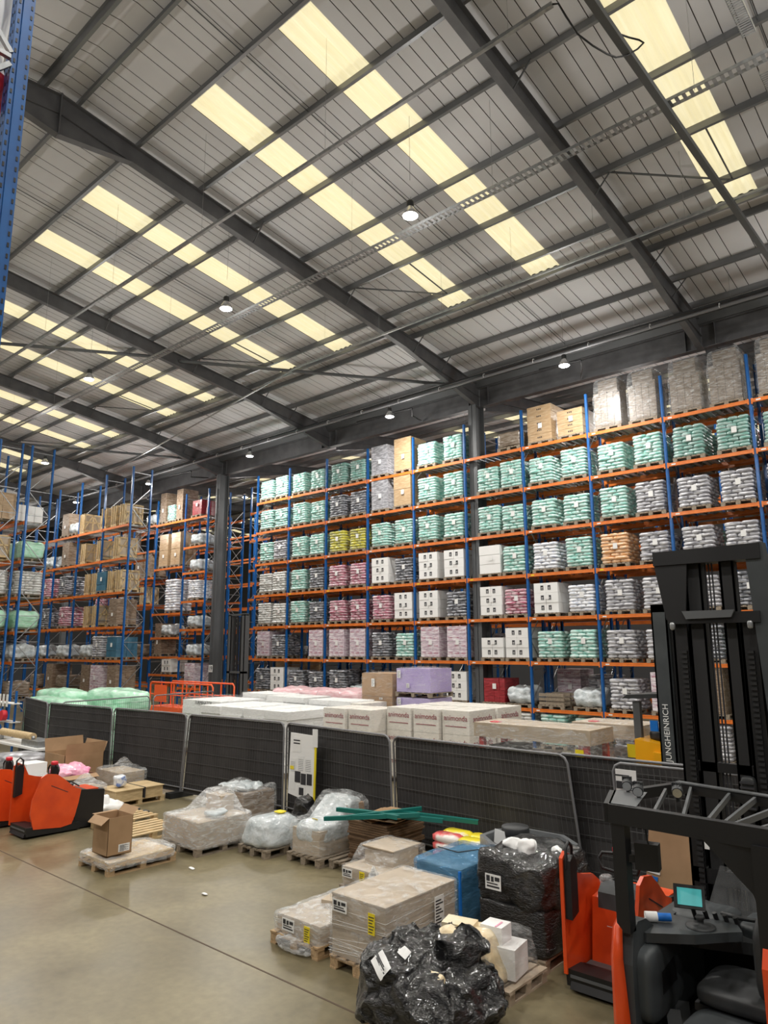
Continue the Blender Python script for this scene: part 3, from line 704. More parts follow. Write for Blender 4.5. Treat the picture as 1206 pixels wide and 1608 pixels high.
for b, z, k, u in spec:
    zz = z
    if b > 1: zz = min(LV, key=lambda v: abs(v-z))
    x = CX[b]+(CX[b+1]-CX[b])*(1-u)
    lb = '%s %.0f metres up in the %s bay past column 19' % (PR[k+'_d'], 0, NTH[b])
    hgt = {1.4: 'waist', 2.1: 'head'}.get(z, '')
    lb = '%s on %s, %s bay past column 19, tan carton racking' % (PR[k+'_d'], ORD[min(7, 1+min(range(7), key=lambda i: abs(LV[i]-z)))], NTH[b])
    n = seen.get(lb, 0); seen[lb] = n+1
    if n: lb = lb.replace('tan carton racking', 'second along')
    o = place(k, x, 24.77, zz+.001, lb, 'loads on the racking past column 19', 1)
    if k == 'N' and b == 1: o.scale = (.8, 1, 1.15)
    if k == 'm' and b == 1: o.scale = (.75, .9, .95)
# timber crate row
def bx(u): return -33.7-2.8*u
seen = {}
def side(k, x, y, z, where, i=0, rz=0, grp='loads on the timber crate racking', sc_=None):
    lb = '%s, %s' % (PR[k+'_d'], where); n = seen.get(lb, 0); seen[lb] = n+1
    if n: lb += ', %s along' % NTH[n]
    o = place(k, x, y, z, lb, grp, i, rz)
    if sc_: o.scale = sc_
    return o
SH = {9.98: 'highest shelf of the crate racking', 8.25: 'fourth shelf of the crate racking', 6.5: 'third shelf of the crate racking', 4.75: 'second shelf of the crate racking', 3.07: 'lowest shelf of the crate racking', 1.4: 'bottom beam of the crate racking', 0: 'floor under the crate racking'}
for z, us in ((9.98, (.3, .62, 1.0, 1.9)), (8.25, (.45, 1.1, 1.75)), (6.5, (.3, .6, 1.2, 1.5)), (4.75, (1.1, 1.45))):
    for u in us: side('x', bx(u), 19.0, z+.001, SH[z], 0)
for z, k, u in ((9.98, 'N', 2.6), (9.98, 'v', 2.25), (8.25, 'N', 2.5), (8.25, 'v', 3.3), (6.5, 'd', 2.5), (6.5, 'c', 3.3), (4.75, 'c', 2.4), (4.75, 'd', 3.2), (4.75, 'N', .4), (3.07, 'v', 1.4), (3.07, 's', .9), (3.07, 'u', .35), (3.07, 'v', 2.4), (3.07, 'v', 3.4), (1.4, 'N', 1.3), (1.4, 'l', .9), (1.4, 'N', .3), (1.4, 'f', 2.3), (1.4, 'N', 2.8), (1.4, 'f', 3.5), (6.5, 'u', .9)):
    side(k, bx(u), 19.0, z+.001, SH[z], 1, sc_=(1, 1, .8) if k == 'N' else None)
SA = {9.4: 'highest shelf of the green bale racking', 7.6: 'fourth shelf of the green bale racking', 5.95: 'third shelf of the green bale racking', 4.4: 'second shelf of the green bale racking', 3.08: 'lowest shelf of the green bale racking', 1.4: 'bottom beam of the green bale racking'}
def ax(u): return -33.6-2.8*u
for z, k, u in ((9.4, 'K', .5), (7.6, 'h', .5), (5.95, 'w', .3), (5.95, 'v', .7), (4.4, 'h', .5), (3.08, 'v', .3), (3.08, 'd', .7), (1.4, 'f', .4), (9.4, 'x', 1.3), (7.6, 'w', 1.4), (5.95, 'c', 1.4), (4.4, 's', 1.4), (3.08, 'v', 1.4), (9.4, 'k', 2.3), (7.6, 'h', 2.5)):
    side(k, ax(u), 13.83, z+.001, SA[z], 1, grp='loads on the green bale racking')
for z, k, u in ((9.4, 'n', .35), (7.6, 'x', .3), (5.95, 'w', .4), (4.4, 'h', .5), (3.08, 'v', .4), (1.4, 'N', .4)):
    side(k, ax(u), 12.4, z+.001, SA[z].replace('green bale racking', 'racking backing on it'), 1, grp='loads on the back to back racking', sc_=(1, 1, .6) if k in 'nN' else None)
# remove prototypes nobody used
for k, l in list(PR.items()):
    if isinstance(l, str): continue
    for i, src in enumerate(l):
        if (k, i) not in used_proto:
            for c in kids(src): bpy.data.objects.remove(c)
            bpy.data.objects.remove(src)
# ================= FENCE =================
def fence(a, b, label, cover=True, lean=(0, 0), h=2.0, y2=0):
    """a, b: (x, y) of the panel's two posts at the top; lean shifts the feet along x"""
    t = thing('fence_panel', label, 'fence', (a[0], a[1], 0), 'temporary mesh fence panels', world=True)
    A = Vector((a[0], a[1], 0)); B = Vector((b[0], b[1], 0)); d = (B-A).normalized(); L = (B-A).length
    def P(u, z):
        k = 1-z/h
        return A + d*(u + (lean[0]*(1-u/L)+lean[1]*u/L)*k) + Vector((0, y2*k, z))
    e = .05; r = .12
    mb = MB()
    pts = [P(e, .12), P(e, h-r), P(e+.04, h-.04), P(e+r, h), P(L-e-r, h), P(L-e-.04, h-.04), P(L-e, h-r), P(L-e, .12)]
    mb.path(pts, .021, 8); mb.tube(P(e, .22), P(L-e, .22), .018, 8)
    mb.build('tube_frame', 'tube', t)
    mb = MB(); n = int(L/.085)
    for i in range(1, n): u = e+(L-2*e)*i/n; mb.bar(P(u, .22), P(u, h), .004, .004)
    for z in (.35, .6, .85, 1.1, 1.35, 1.6, 1.82): mb.bar(P(e, z), P(L-e, z), .008, .008)
    mb.build('wire_mesh', 'wire', t)
    if cover:
        mb = MB(); nx, nz = 24, 12; vs = []
        for j in range(nz+1):
            for i in range(nx+1):
                p = P(e+.02+(L-2*e-.04)*i/nx, .1+(h-.13)*j/nz); q = noise.noise(Vector((p.x*.9, p.y, p.z*1.3)))
                vs.append(p+Vector((0, .03+.02*q, 0)))
        fs = [(j*(nx+1)+i, j*(nx+1)+i+1, (j+1)*(nx+1)+i+1, (j+1)*(nx+1)+i) for j in range(nz) for i in range(nx)]
        mb.add(vs, fs, True); o = mb.build('dark_cover_sheet', 'cloth', t)
    for u in (0, L):
        p = P(u, 0); m2 = MB().box(p.x-.11, p.x+.11, p.y-.33, p.y+.33, 0, .13)
        if u == 0: m2.build('foot_block', 'blackmatt', t)
    return t
FJ = [(-26.3, 10.9), (-22.87, 10.2), (-19.45, 10.52), (-16.1, 10.74), (-12.62, 10.97), (-9.19, 10.62), (-5.45, 10.48)]
FL = ['farthest along, past the open cartons', 'behind the large open cartons', 'behind the timber crates on a pallet', 'ending at the white board', 'with the white notice board hung at its end', 'behind the pile of flattened cardboard']
LN = [(0, 0), (0, 0), (0, -.15), (-.2, 0), (0, .1), (.08, .25)]
for i in range(6): fence(FJ[i], FJ[i+1], 'mesh fence panel with black cover sheet, '+FL[i], True, LN[i])
fence((-5.8, 10.62), (-1.9, 10.72), 'mesh fence panel with black cover sheet, overlapped behind the tall mast', True, (.15, 0))
fence((-4.72, 10.28), (-1.25, 10.4), 'loose mesh fence panel leaning over the covered one by the reach truck', False, (.12, 0), y2=-.05)
t = thing('notice_sheet', 'printed notice sheet on the fence behind the overhead guard', 'sign', (-4.45, 10.2, 1.3))
MB().box(-4.6, -4.3, 10.21, 10.222, 1.5, 1.93).build('paper_sheet', 'paper', t)
mb = MB()
for (x, z, w_, h_) in ((-4.55, 1.72, .09, .1), (-4.42, 1.74, .1, .07), (-4.56, 1.58, .07, .08), (-4.44, 1.56, .1, .1), (-4.5, 1.85, .2, .02)): mb.box(x-w_/2, x+w_/2, 10.205, 10.21, z-h_/2, z+h_/2)
mb.build('printed_figures', 'ink', t)
fence((-22.7, 10.5), (-23.25, 13.95), 'open mesh fence panel without cover behind the green foam bales', False)
fence((-23.3, 14.05), (-23.9, 17.1), 'open mesh fence panel beside the orange lift', False)
# notice board on the fence
t = thing('notice_board', 'white notice board with sheets and photos leaning on the fence', 'notice board', (-11.9, 10.6, .5))
X0, X1, Yb = -12.1, -11.28, 10.62
MB().prism([(X0, .62), (X1-.02, .5), (X1, 1.84), (X0+.06, 1.86)], 'y', Yb, Yb+.02).build('white_panel', 'white', t)
MB().bar((X1, Yb-.01, .5), (X1+.03, Yb-.01, 1.66), .05, .02, (0, 1, 0)).build('yellow_strip', 'yellow', t)
MB().box(X1-.05, X1+.1, Yb-.03, Yb-.02, 1.62, 1.98).build('tag_card', 'paper', t)
for (x, z, w_, h_, m_) in ((X0+.26, 1.62, .26, .3, 'paper'), (X0+.16, 1.2, .2, .28, 'paper'), (X0+.4, 1.25, .2, .3, 'paper'), (X0+.62, 1.22, .2, .3, 'paper'), (X0+.12, 1.15, .12, .07, 'yellow'), (X0+.3, .98, .17, .22, 'ink'), (X0+.48, .95, .15, .22, 'ink'), (X0+.66, .96, .15, .22, 'ink'), (X0+.42, .7, .26, .24, 'paper'), (X0+.42, .7, .14, .15, 'ink'), (X0+.14, .85, .16, .3, 'paper')):
    b_ = .008 if m_ != 'paper' else .004
    MB().box(x-w_/2, x+w_/2, Yb-b_, Yb, z-h_/2, z+h_/2).build('pinned_sheet', m_, t)
mb = MB()
for z in (1.7, 1.64): mb.box(X0+.16, X0+.36, Yb-.007, Yb-.002, z, z+.025)
for k in range(7): mb.box(X0+.08, X0+.22, Yb-.007, Yb-.002, 1.08+k*.03, 1.085+k*.03); mb.box(X0+.32, X0+.47, Yb-.007, Yb-.002, 1.12+k*.035, 1.125+k*.035); mb.box(X0+.54, X0+.7, Yb-.007, Yb-.002, 1.12+k*.035, 1.125+k*.035)
mb.build('print_lines', 'ink', t)
tag(MB().puff(-11.3, -10.85, 10.0, 10.35, 0, .75, k=3, n=12, amp=.1, freq=4, seed=4, floor=0).build('bin_bag', 'blackfilm', None, origin=(-11.1, 10.2, 0)), 'black plastic bag slumped beside the white notice board', 'bag')
from mathutils.bvhtree import BVHTree
def conform(t, target, c, u, nrm, w_, h_, m, name, lift=.006, n=7):
    """a thin label that follows the crumpled surface of target"""
    bv = BVHTree.FromPolygons([vv.co for vv in target.data.vertices], [p.vertices for p in target.data.polygons])
    o = Vector(t.location); c = Vector(c)-o; nrm = Vector(nrm).normalized(); u = Vector(u); u = (u-nrm*u.dot(nrm)).normalized(); v = nrm.cross(u)
    vs = []
    for j in range(n+1):
        for i in range(n+1):
            p = c+u*(i/n-.5)*w_+v*(j/n-.5)*h_+nrm*1.0
            hit = bv.ray_cast(p, -nrm)[0]
            vs.append((hit if hit is not None else p-nrm*1.0)+nrm*lift)
    # soften so the sheet bridges small creases
    d = [x.dot(nrm) for x in vs]; mx = sum(d)/len(d)
    mx = max(d); vs = [x+nrm*((mx-k)*.75+lift) for x, k in zip(vs, d)]
    mb = MB(); mb.add([x+o for x in vs], [(j*(n+1)+i, j*(n+1)+i+1, (j+1)*(n+1)+i+1, (j+1)*(n+1)+i) for j in range(n) for i in range(n)], True)
    return mb.build(name, m, t)
# ================= FOREGROUND LOADS =================
def fl_pallet(t, x0, x1, y0, y1, m='woodgrey', z=0):
    """a pallet as a part with its boards and blocks as sub-parts"""
    w_, d_ = x1-x0, y1-y0; e = bpy.data.objects.new('pallet', None); C.objects.link(e); e.parent = t
    o = tuple(t.location)
    def S(n, mb): ob = mb.build(n, m, None, origin=o); ob.location = (0, 0, 0); ob.parent = e
    n = 6
    for i in range(n): xx = x0+.05+(w_-.1)*i/(n-1); S('deck_board', MB().box(xx-.048, xx+.048, y0, y1, z+.12, z+.14))
    for yy in (y0+.06, (y0+y1)/2, y1-.06):
        S('stringer_board', MB().box(x0, x1, yy-.05, yy+.05, z+.1, z+.12))
        for xx in (x0+.07, (x0+x1)/2, x1-.07): S('block', MB().box(xx-.06, xx+.06, yy-.055, yy+.055, z+.02, z+.1))
    for xx in (x0+.06, (x0+x1)/2, x1-.06): S('base_board', MB().box(xx-.05, xx+.05, y0, y1, z, z+.02))
def label_on(t, x, z, y, w_, h_, m='paper', name='paper_label', marks=True, face='-y'):
    o = tuple(t.location)
    if face == '-y':
        lb = MB().box(x-w_/2, x+w_/2, y-.004, y, z-h_/2, z+h_/2).build(name, m, t)
        mk = MB()
        if marks == 'dark': mk.box(x-w_*.42, x-w_*.2, y-.006, y-.004, z+h_*.02, z+h_*.4); mk.box(x-w_*.12, x+w_*.05, y-.006, y-.004, z+h_*.02, z+h_*.36); mk.box(x+w_*.12, x+w_*.42, y-.006, y-.004, z+h_*.1, z+h_*.36); mk.box(x-w_*.4, x+w_*.4, y-.006, y-.004, z-h_*.35, z-h_*.24); mk.box(x-w_*.4, x+w_*.3, y-.006, y-.004, z-h_*.14, z-h_*.06)
        else:
            for k in range(6): mk.box(x-w_*.4, x+w_*(.15+.25*((k*7) % 3)/2), y-.006, y-.004, z-h_*.4+k*h_*.14, z-h_*.4+k*h_*.14+h_*.045)
    else:
        lb = MB().box(x, x+.004, y-w_/2, y+w_/2, z-h_/2, z+h_/2).build(name, m, t); mk = MB()
        for k in range(9): mk.box(x+.004, x+.006, y-w_*.4, y+w_*(.0+.4*((k*5) % 3)/2), z-h_*.42+k*h_*.095, z-h_*.42+k*h_*.095+h_*.04)
    sub('print', mk, 'ink', lb, t)
def film(t, name, x0, x1, y0, y1, z0, z1, m='film', k=9, n=18, amp=.02, freq=4, seed=0, fn=None, floor=.02):
    return MB().puff(x0, x1, y0, y1, z0, z1, k=k, n=n+6, amp=amp*.55, freq=freq, seed=seed, fn=fn, floor=floor).build(name, m, t)
def strands(t, x0, x1, y0, y1, zs_, n=9, seed=0, name='film_strand', m='film_strand_m'):
    r = rnd(seed); mb = MB()
    for i in range(n):
        a = r.uniform(*zs_); b = a+r.uniform(-.12, .12); c = b+r.uniform(-.15, .15); e = .012
        mb.tube((x0, y0, a), (x1, y0, b), .0025, 4); mb.tube((x1, y0, b), (x1, y1, c), .0025, 4)
    mb.build(name, m, t)
M['film_strand_m'] = mat('film_strand_m', (.75, .75, .74), .2, coat=.5)
# 1 big carton load
t = thing('wrapped_carton_load', 'square shoulder of grey-brown cartons in clear film with a yellow sticker, on a pallet beside the blue load', 'pallet load', (-6.1, 7.05, 0)); t['label'] = 'waist-high cardboard box load in clear film with yellow sticker, beside the blue wrapped load'
fl_pallet(t, -6.52, -5.66, 6.41, 7.75, 'wood')
for i in range(2):
    for j in range(3): MB().box(-6.5+i*.42, -6.085+i*.42, 6.44+j*.43, 6.865+j*.43, .142, .45).build('carton', 'cardpale', t)
MB().box(-6.5, -5.665, 6.43, 7.73, .45, .79).build('carton', 'cardpale', t)
MB().box(-6.505, -5.66, 6.425, 7.735, .79, .81).build('top_sheet', 'cardpale', t)
film(t, 'stretch_film', -6.535, -5.63, 6.4, 7.765, .1, .835, 'film', k=26, n=26, amp=.016, freq=5, seed=2)
strands(t, -6.53, -5.64, 6.405, 7.76, (.18, .75), 8, 3)
label_on(t, -6.33, .7, 6.385, .23, .13, marks='dark')
label_on(t, -5.83, .62, 6.385, .1, .22, 'yellow', 'yellow_sticker')
label_on(t, -5.618, .55, 7.35, .18, .36, face='+x')
# 2 low load
t = thing('wrapped_carton_load', 'low box load, film pulled into a peak', 'pallet load', (-7.2, 7.1, 0)); t['label'] = 'low carton load with yellow sticker, its film pulled up to a peak'
fl_pallet(t, -7.6, -6.72, 6.42, 7.72, 'wood')
MB().box(-7.55, -6.77, 6.5, 7.66, .142, .34).build('carton', 'cardpale', t)
MB().obox((-7.1, 7.3, .38), (.5, .5, .1), .3).build('loose_carton', 'cardpale', t)
film(t, 'stretch_film', -7.6, -6.72, 6.44, 7.72, .1, .37, 'filmdense', k=14, n=24, amp=.035, freq=5, seed=5, fn=lambda P_, p: (P_.x, P_.y, P_.z+(.16*math.exp(-((P_.x+7.0)**2+(P_.y-7.45)**2)/.12)+.3*math.exp(-((P_.x+6.85)**2+(P_.y-7.55)**2)/.008) if p.z > .8 else 0)))
film(t, 'loose_film', -7.45, -6.85, 6.32, 6.5, 0.02, .16, 'filmdense', k=3, n=10, amp=.08, freq=8, seed=8)
label_on(t, -7.27, .27, 6.43, .22, .14, marks='dark'); label_on(t, -6.93, .24, 6.43, .1, .18, 'yellow', 'yellow_sticker')
t2 = MB().prism([(-6.92, .63), (-6.74, .63), (-6.83, .8)], 'y', 7.52, 7.525).build('warning_triangle', 'paper', t); sub('print', MB().box(-6.88, -6.78, 7.515, 7.52, .66, .7), 'ink', t2, t)
# 3 long cloudy load with a block at one end
t = thing('wrapped_carton_load', 'x', 'pallet load', (-12, 8.5, 0)); t['label'] = 'long cloudy wrapped carton load with a smaller carton standing on one end'
fl_pallet(t, -12.62, -11.42, 7.93, 9.15)
MB().box(-12.55, -11.47, 7.97, 9.1, .142, .56).build('carton', 'cardpale', t)
MB().box(-12.45, -11.95, 8.8, 9.1, .56, .84).build('small_carton', 'cardpale', t)
film(t, 'stretch_film', -12.62, -11.4, 7.92, 9.16, .08, .62, 'filmdense', k=14, n=26, amp=.03, freq=4, seed=9, fn=lambda P_, p: (P_.x, P_.y, P_.z+(.3*max(0, min(1, (P_.y-8.45)/.45))*max(0, min(1, (-11.7-P_.x)/.35)) if p.z > .5 else 0)))
MB().puff(-11.9, -11.5, 8.3, 8.7, .58, .66, k=3, n=10, amp=.05, seed=3).build('folded_film', 'bubble', t)
# 4 low board load with a tall open carton standing on it
t = thing('wrapped_board_load', 'x', 'pallet load', (-12.1, 6.9, 0)); t['label'] = 'low film wrapped board load with the open brown carton standing on it'
fl_pallet(t, -12.62, -11.58, 6.36, 7.62, 'wood')
MB().box(-12.58, -11.62, 6.4, 7.58, .142, .2).build('board_stack', 'woodpale', t)
film(t, 'stretch_film', -12.64, -11.56, 6.34, 7.64, .07, .24, 'filmdense', k=12, n=20, amp=.04, freq=5, seed=12, fn=lambda P_, p: (P_.x, P_.y, P_.z+(.1*math.exp(-((P_.x+11.9)**2+(P_.y-7.3)**2)/.09) if p.z > .5 else 0)))
tc = thing('carton', 'tall open brown carton standing on the low wrapped boards', 'carton', (-12.2, 6.7, .24))
cx0, cx1, cy0, cy1, cz = -12.28, -11.78, 6.42, 6.86, .26
mb = MB(); th = .006
mb.box(cx0, cx1, cy0, cy0+th, cz, cz+.6); mb.box(cx0, cx1, cy1-th, cy1, cz, cz+.6); mb.box(cx0, cx0+th, cy0, cy1, cz, cz+.6); mb.box(cx1-th, cx1, cy0, cy1, cz, cz+.6); mb.box(cx0, cx1, cy0, cy1, cz, cz+.01)
mb.build('carton_body', 'card', tc)
MB().bar((cx0-.08, (cy0+cy1)/2, cz+.6), (cx0, (cy0+cy1)/2, cz+.6), cy1-cy0, .006).build('flap', 'card', tc)
MB().add([(cx0, cy0, cz+.6), (cx1, cy0, cz+.6), (cx1-.02, cy0-.12, cz+.5), (cx0+.02, cy0-.12, cz+.5), (cx0, cy0+.006, cz+.606), (cx1, cy0+.006, cz+.606), (cx1-.02, cy0-.12, cz+.51), (cx0+.02, cy0-.12, cz+.51)], [(0, 1, 2, 3), (7, 6, 5, 4), (0, 4, 5, 1), (1, 5, 6, 2), (2, 6, 7, 3), (3, 7, 4, 0)]).build('flap', 'card', tc)
label_on(tc, cx1-.0+.0, cz+.1, (cy0+cy1)/2+.08, .2, .12, face='+x')
mb = MB().add([(cx0, cy1, cz+.6), (cx1, cy1, cz+.6), (cx1, cy1+.1, cz+.7), (cx0, cy1+.1, cz+.7)], [(0, 1, 2, 3)]); mb.build('flap', 'card', tc)
tc.location = tc.location
# 5 timber crates on a pallet + bottles
t = thing('crate_load', 'x', 'pallet load', (-16.6, 9.6, 0)); t['label'] = 'pale timber lidded crates strapped on a wooden pallet by the fence'
fl_pallet(t, -17.05, -16.2, 8.95, 10.25, 'woodpale')
for (a, b) in ((8.95, 9.68), (9.72, 10.22)):
    MB().box(-17.02, -16.23, a+.02, b-.02, .142, .36).build('crate', 'woodpale', t)
    MB().box(-17.05, -16.2, a, b, .36, .38).build('crate_lid', 'woodpale', t)
MB().box(-17.06, -16.19, 9.685, 9.715, .142, .385).build('strap', 'ink', t)
tag(MB().puff(-16.75, -16.5, 9.15, 9.4, .382, .66, k=5, n=8, amp=.04, seed=3, floor=.382).build('bottle_pack', mat('bottlepack', (.75, .78, .82), .3, col2=(.1, .2, .55), ns=5, fac=(.5, .6), coat=.5), None, origin=(-16.6, 9.3, .38)), 'small shrink wrapped pack of white and blue bottles on the timber crates', 'bottle pack')
# 6 upright carton load by the fence
t = thing('wrapped_carton_load', 'x', 'pallet load', (-12.9, 10.2, 0)); t['label'] = 'brown carton load in cloudy film, against the fence by the notice board'
fl_pallet(t, -13.5, -12.3, 9.6, 10.5)
for i in range(4): MB().box(-13.45+i*.28, -13.18+i*.28, 9.65, 10.45, .142, .7).build('carton', 'browncart', t)
film(t, 'stretch_film', -13.5, -12.28, 9.6, 10.5, .08, .78, 'film', k=14, n=22, amp=.035, seed=15, fn=lambda P_, p: (P_.x, P_.y, P_.z+(.06*math.sin(P_.x*6)*math.sin(P_.y*5) if p.z > .5 else 0)))
MB().puff(-13.4, -12.5, 9.7, 10.4, .7, .8, k=4, n=14, amp=.06, freq=6, seed=6).build('bubble_wrap', 'bubble', t)
# 7, 8 bulging cloudy loads
t = thing('bubble_wrapped_load', 'x', 'pallet load', (-10.8, 9.1, 0)); t['label'] = 'rounded white bubble wrapped load with yellow sticker on top'
fl_pallet(t, -11.2, -10.4, 8.65, 9.6)
MB().box(-11.1, -10.5, 8.75, 9.5, .142, .4).build('carton', 'cardpale', t)
film(t, 'bubble_wrap', -11.18, -10.42, 8.66, 9.58, .12, .62, 'bubble', k=4.5, n=22, amp=.045, freq=4, seed=21, fn=lambda P_, p: (P_.x*1-(P_.x+10.8)*.12*p.z, P_.y-(P_.y-9.1)*.12*p.z, P_.z))
film(t, 'stretch_film', -11.24, -10.36, 8.6, 9.64, .07, .64, 'filmthin', k=4, n=18, amp=.05, seed=22, fn=lambda P_, p: (P_.x-(P_.x+10.8)*.12*p.z, P_.y-(P_.y-9.1)*.12*p.z, P_.z))
MB().puff(-10.86, -10.66, 9.18, 9.36, .64, .67, k=5, n=5, amp=.01).build('yellow_sticker', 'yellow', t)
t = thing('bubble_wrapped_load', 'x', 'pallet load', (-9.8, 9.6, 0)); t['label'] = 'cloudy wrapped load stepping up to a taller end, beside the flattened cardboard'
fl_pallet(t, -10.15, -9.3, 8.9, 10.2)
MB().box(-10.08, -9.4, 8.98, 10.1, .142, .55).build('carton', 'cardpale', t)
MB().box(-9.85, -9.4, 9.65, 10.1, .55, .88).build('carton', 'card', t)
film(t, 'bubble_wrap', -10.1, -9.38, 8.96, 10.12, .3, .66, 'bubble', k=4.5, n=22, amp=.05, seed=25, fn=lambda P_, p: (P_.x, P_.y, P_.z+(.34*max(0, min(1, (P_.y-9.35)/.4)) if p.z > 0 else 0)))
film(t, 'stretch_film', -10.2, -9.28, 8.88, 10.22, .08, .72, 'film', k=5, n=22, amp=.06, seed=26, fn=lambda P_, p: (P_.x, P_.y, P_.z+(.33*max(0, min(1, (P_.y-9.35)/.4)) if p.z > 0 else 0)))
label_on(t, -9.75, .64, 9.2, .14, .1, 'yellow', 'yellow_sticker')
# 9 flattened cardboard
t = thing('cardboard_stack', 'x', 'cardboard', (-9, 9.8, 0)); t['label'] = 'stack of flattened brown cardboard on a pallet, green angle strips across it'
fl_pallet(t, -9.25, -8.25, 9.05, 10.3)
r = rnd(3)
for i in range(17):
    z = .142+i*.036; o = .004*i; MB().box(-9.05-o+r.uniform(-.03, .03), -8.2+r.uniform(-.03, .03), 9.35+r.uniform(-.03, .03), 10.3+r.uniform(-.03, .03), z, z+.03).build('cardboard_bundle', 'carddark', t)
for i in range(9): MB().obox((-8.6+r.uniform(-.15, .15), 9.75+r.uniform(-.2, .2), .77+i*.012), (r.uniform(.5, 1.0), r.uniform(.4, .9), .008), r.uniform(-.6, .6), r.uniform(-.04, .04), r.uniform(-.04, .04)).build('cardboard_sheet', 'card', t)
for i, (a, b) in enumerate((((-9.15, 8.85, .86), (-7.7, 9.6, 1.0)), ((-9.25, 9.25, .93), (-7.3, 9.7, .95)), ((-8.8, 9.0, .9), (-7.9, 9.9, 1.02)), ((-8.3, 9.6, .97), (-6.9, 10.1, .92)), ((-9.0, 9.5, .9), (-7.9, 9.3, .98)))):
    tg = thing('angle_strip', 'green plastic edge strip on the flattened cardboard, ' + ['lowest end forward', 'longest one', 'crossing the others', 'reaching towards the red and yellow sacks', 'shortest one'][i], 'strip', a, 'green edge strips')
    a = Vector(a); b = Vector(b); m2 = MB(); m2.bar(a, b, .07, .008); sd = (b-a).normalized().cross(Vector((0, 0, 1))).normalized()*.033
    m2.bar(a+sd-Vector((0, 0, .03)), b+sd-Vector((0, 0, .03)), .008, .06); m2.build('strip', 'green', tg)
# 10 two-tier beige load
t = thing('wrapped_carton_load', 'x', 'pallet load', (-7.8, 9, 0)); t['label'] = 'two-tier wrapped carton load with yellow sticker, before the flattened cardboard'
fl_pallet(t, -8.2, -7.38, 8.25, 9.4)
MB().box(-8.16, -7.42, 8.3, 9.35, .142, .40).build('carton', 'cardpale', t); MB().box(-8.08, -7.5, 8.7, 9.3, .40, .62).build('carton', 'cardpale', t)
MB().box(-8.11, -7.47, 8.66, 9.33, .62, .635).build('top_sheet', 'cardpale', t)
film(t, 'stretch_film', -8.2, -7.38, 8.26, 9.39, .1, .42, 'film', k=14, n=22, amp=.025, seed=31, fn=lambda P_, p: (P_.x*1.0, P_.y, P_.z+(.225*max(0, min(1, (P_.y-8.5)/.2)) if p.z > .5 else 0)))
label_on(t, -8.02, .33, 8.245, .2, .12, marks='dark'); label_on(t, -7.72, .31, 8.245, .1, .18, 'yellow', 'yellow_sticker')
t = thing('wrapped_carton_load', 'x', 'pallet load', (-7.2, 9.2, 0)); t['label'] = 'low grey wrapped carton load squeezed behind the blue wrapped load'
MB().box(-7.2, -6.68, 8.6, 9.3, 0, .42).build('carton', 'cardpale', t); film(t, 'stretch_film', -7.23, -6.65, 8.57, 9.33, .02, .44, 'film', k=12, n=12, seed=33)
# 11 cement-like sacks
sm = {0: mat('sack_red', (.75, .12, .12), .4, col2=(.85, .8, .75), ns=3, fac=(.45, .55), coat=.3), 1: mat('sack_yel', (.85, .7, .03), .4, col2=(.75, .75, .7), ns=3, fac=(.5, .62), coat=.3)}
t = thing('pallet', 'wooden pallet carrying the red and yellow sacks', 'pallet', (-6.9, 10, 0)); fl_pallet(t, -7.45, -6.3, 9.48, 10.33, 'wood')
k = 0
for lay in range(5):
    for j in range(3):
        for i in range(2):
            if lay == 4 and j == 2: continue
            x = -7.15+i*.5; y = 9.62+j*.27; z = .145+lay*.125+.062; c = (1 if (i or j) else 0) if lay > 1 else (lay+i+j) % 2
            s_ = tag(MB().pillow((x, y, z), .5, .26, .128, .0, .04).build('filled_sack', sm[c], None, origin=(x, y, z-.055)), '%s sack on the sack pallet, %s layer, %s, %s' % (['red and white', 'yellow'][c], ['bottom', 'second', 'third', 'fourth', 'top'][lay], ['row towards camera', 'middle row', 'row by the fence'][j], ['crate side', 'truck side'][i]), 'sack', 'red and yellow sacks')
# 12 blue load
t = thing('blue_wrapped_load', 'x', 'pallet load', (-6.0, 8.5, 0)); t['label'] = 'tall blue film wrapped box load'
fl_pallet(t, -6.5, -5.72, 8.0, 9.1)
MB().box(-6.47, -5.76, 7.99, 9.05, .142, .84).build('box', 'blueload', t)
film(t, 'blue_film', -6.53, -5.71, 7.93, 9.12, .04, .9, 'filmblue', k=14, n=22, amp=.03, seed=41)
MB().bar((-5.74, 7.95, .05), (-5.74, 7.95, .84), .03, .03).build('edge_strip', 'bluebin', t)
MB().path([(-6.5, 8.5, .905), (-6.1, 8.42, .915), (-5.95, 8.75, .915), (-5.72, 8.8, .9)], .008, 5).build('string', 'ink', t)
# 13 tall black load
t = thing('black_wrapped_load', 'x', 'pallet load', (-4.95, 8.4, 0)); t['label'] = 'chest-high black film wrapped load with white label and bags on top'
fl_pallet(t, -5.4, -4.5, 7.85, 9.05, 'cardpale')
MB().puff(-5.42, -4.47, 7.84, 9.08, .14, .66, k=14, n=20, amp=.02, seed=51).build('lower_wrapping', 'blackfilm', t)
MB().puff(-5.46, -4.46, 7.82, 9.05, .58, 1.18, k=7, n=24, amp=.06, freq=4, seed=52).build('upper_wrapping', 'blackfilm', t)
o_ = label_on(t, -5.12, .88, 7.77, .22, .17, marks='dark')
for i, (x, y, s_) in enumerate(((-4.93, 8.25, .13), (-5.15, 8.3, .1), (-4.62, 8.45, .07))):
    tag(MB().puff(x-s_, x+s_, y-s_, y+s_, 1.12, 1.16+s_, k=2.5, n=9, amp=.05, freq=6, seed=i).build('plastic_bag', 'white', None, origin=(x, y, 1.13)), 'crumpled white plastic bag on the black load, ' + ['largest', 'middle-sized', 'smallest, over the orange truck'][i], 'bag', 'white bags on the black load')
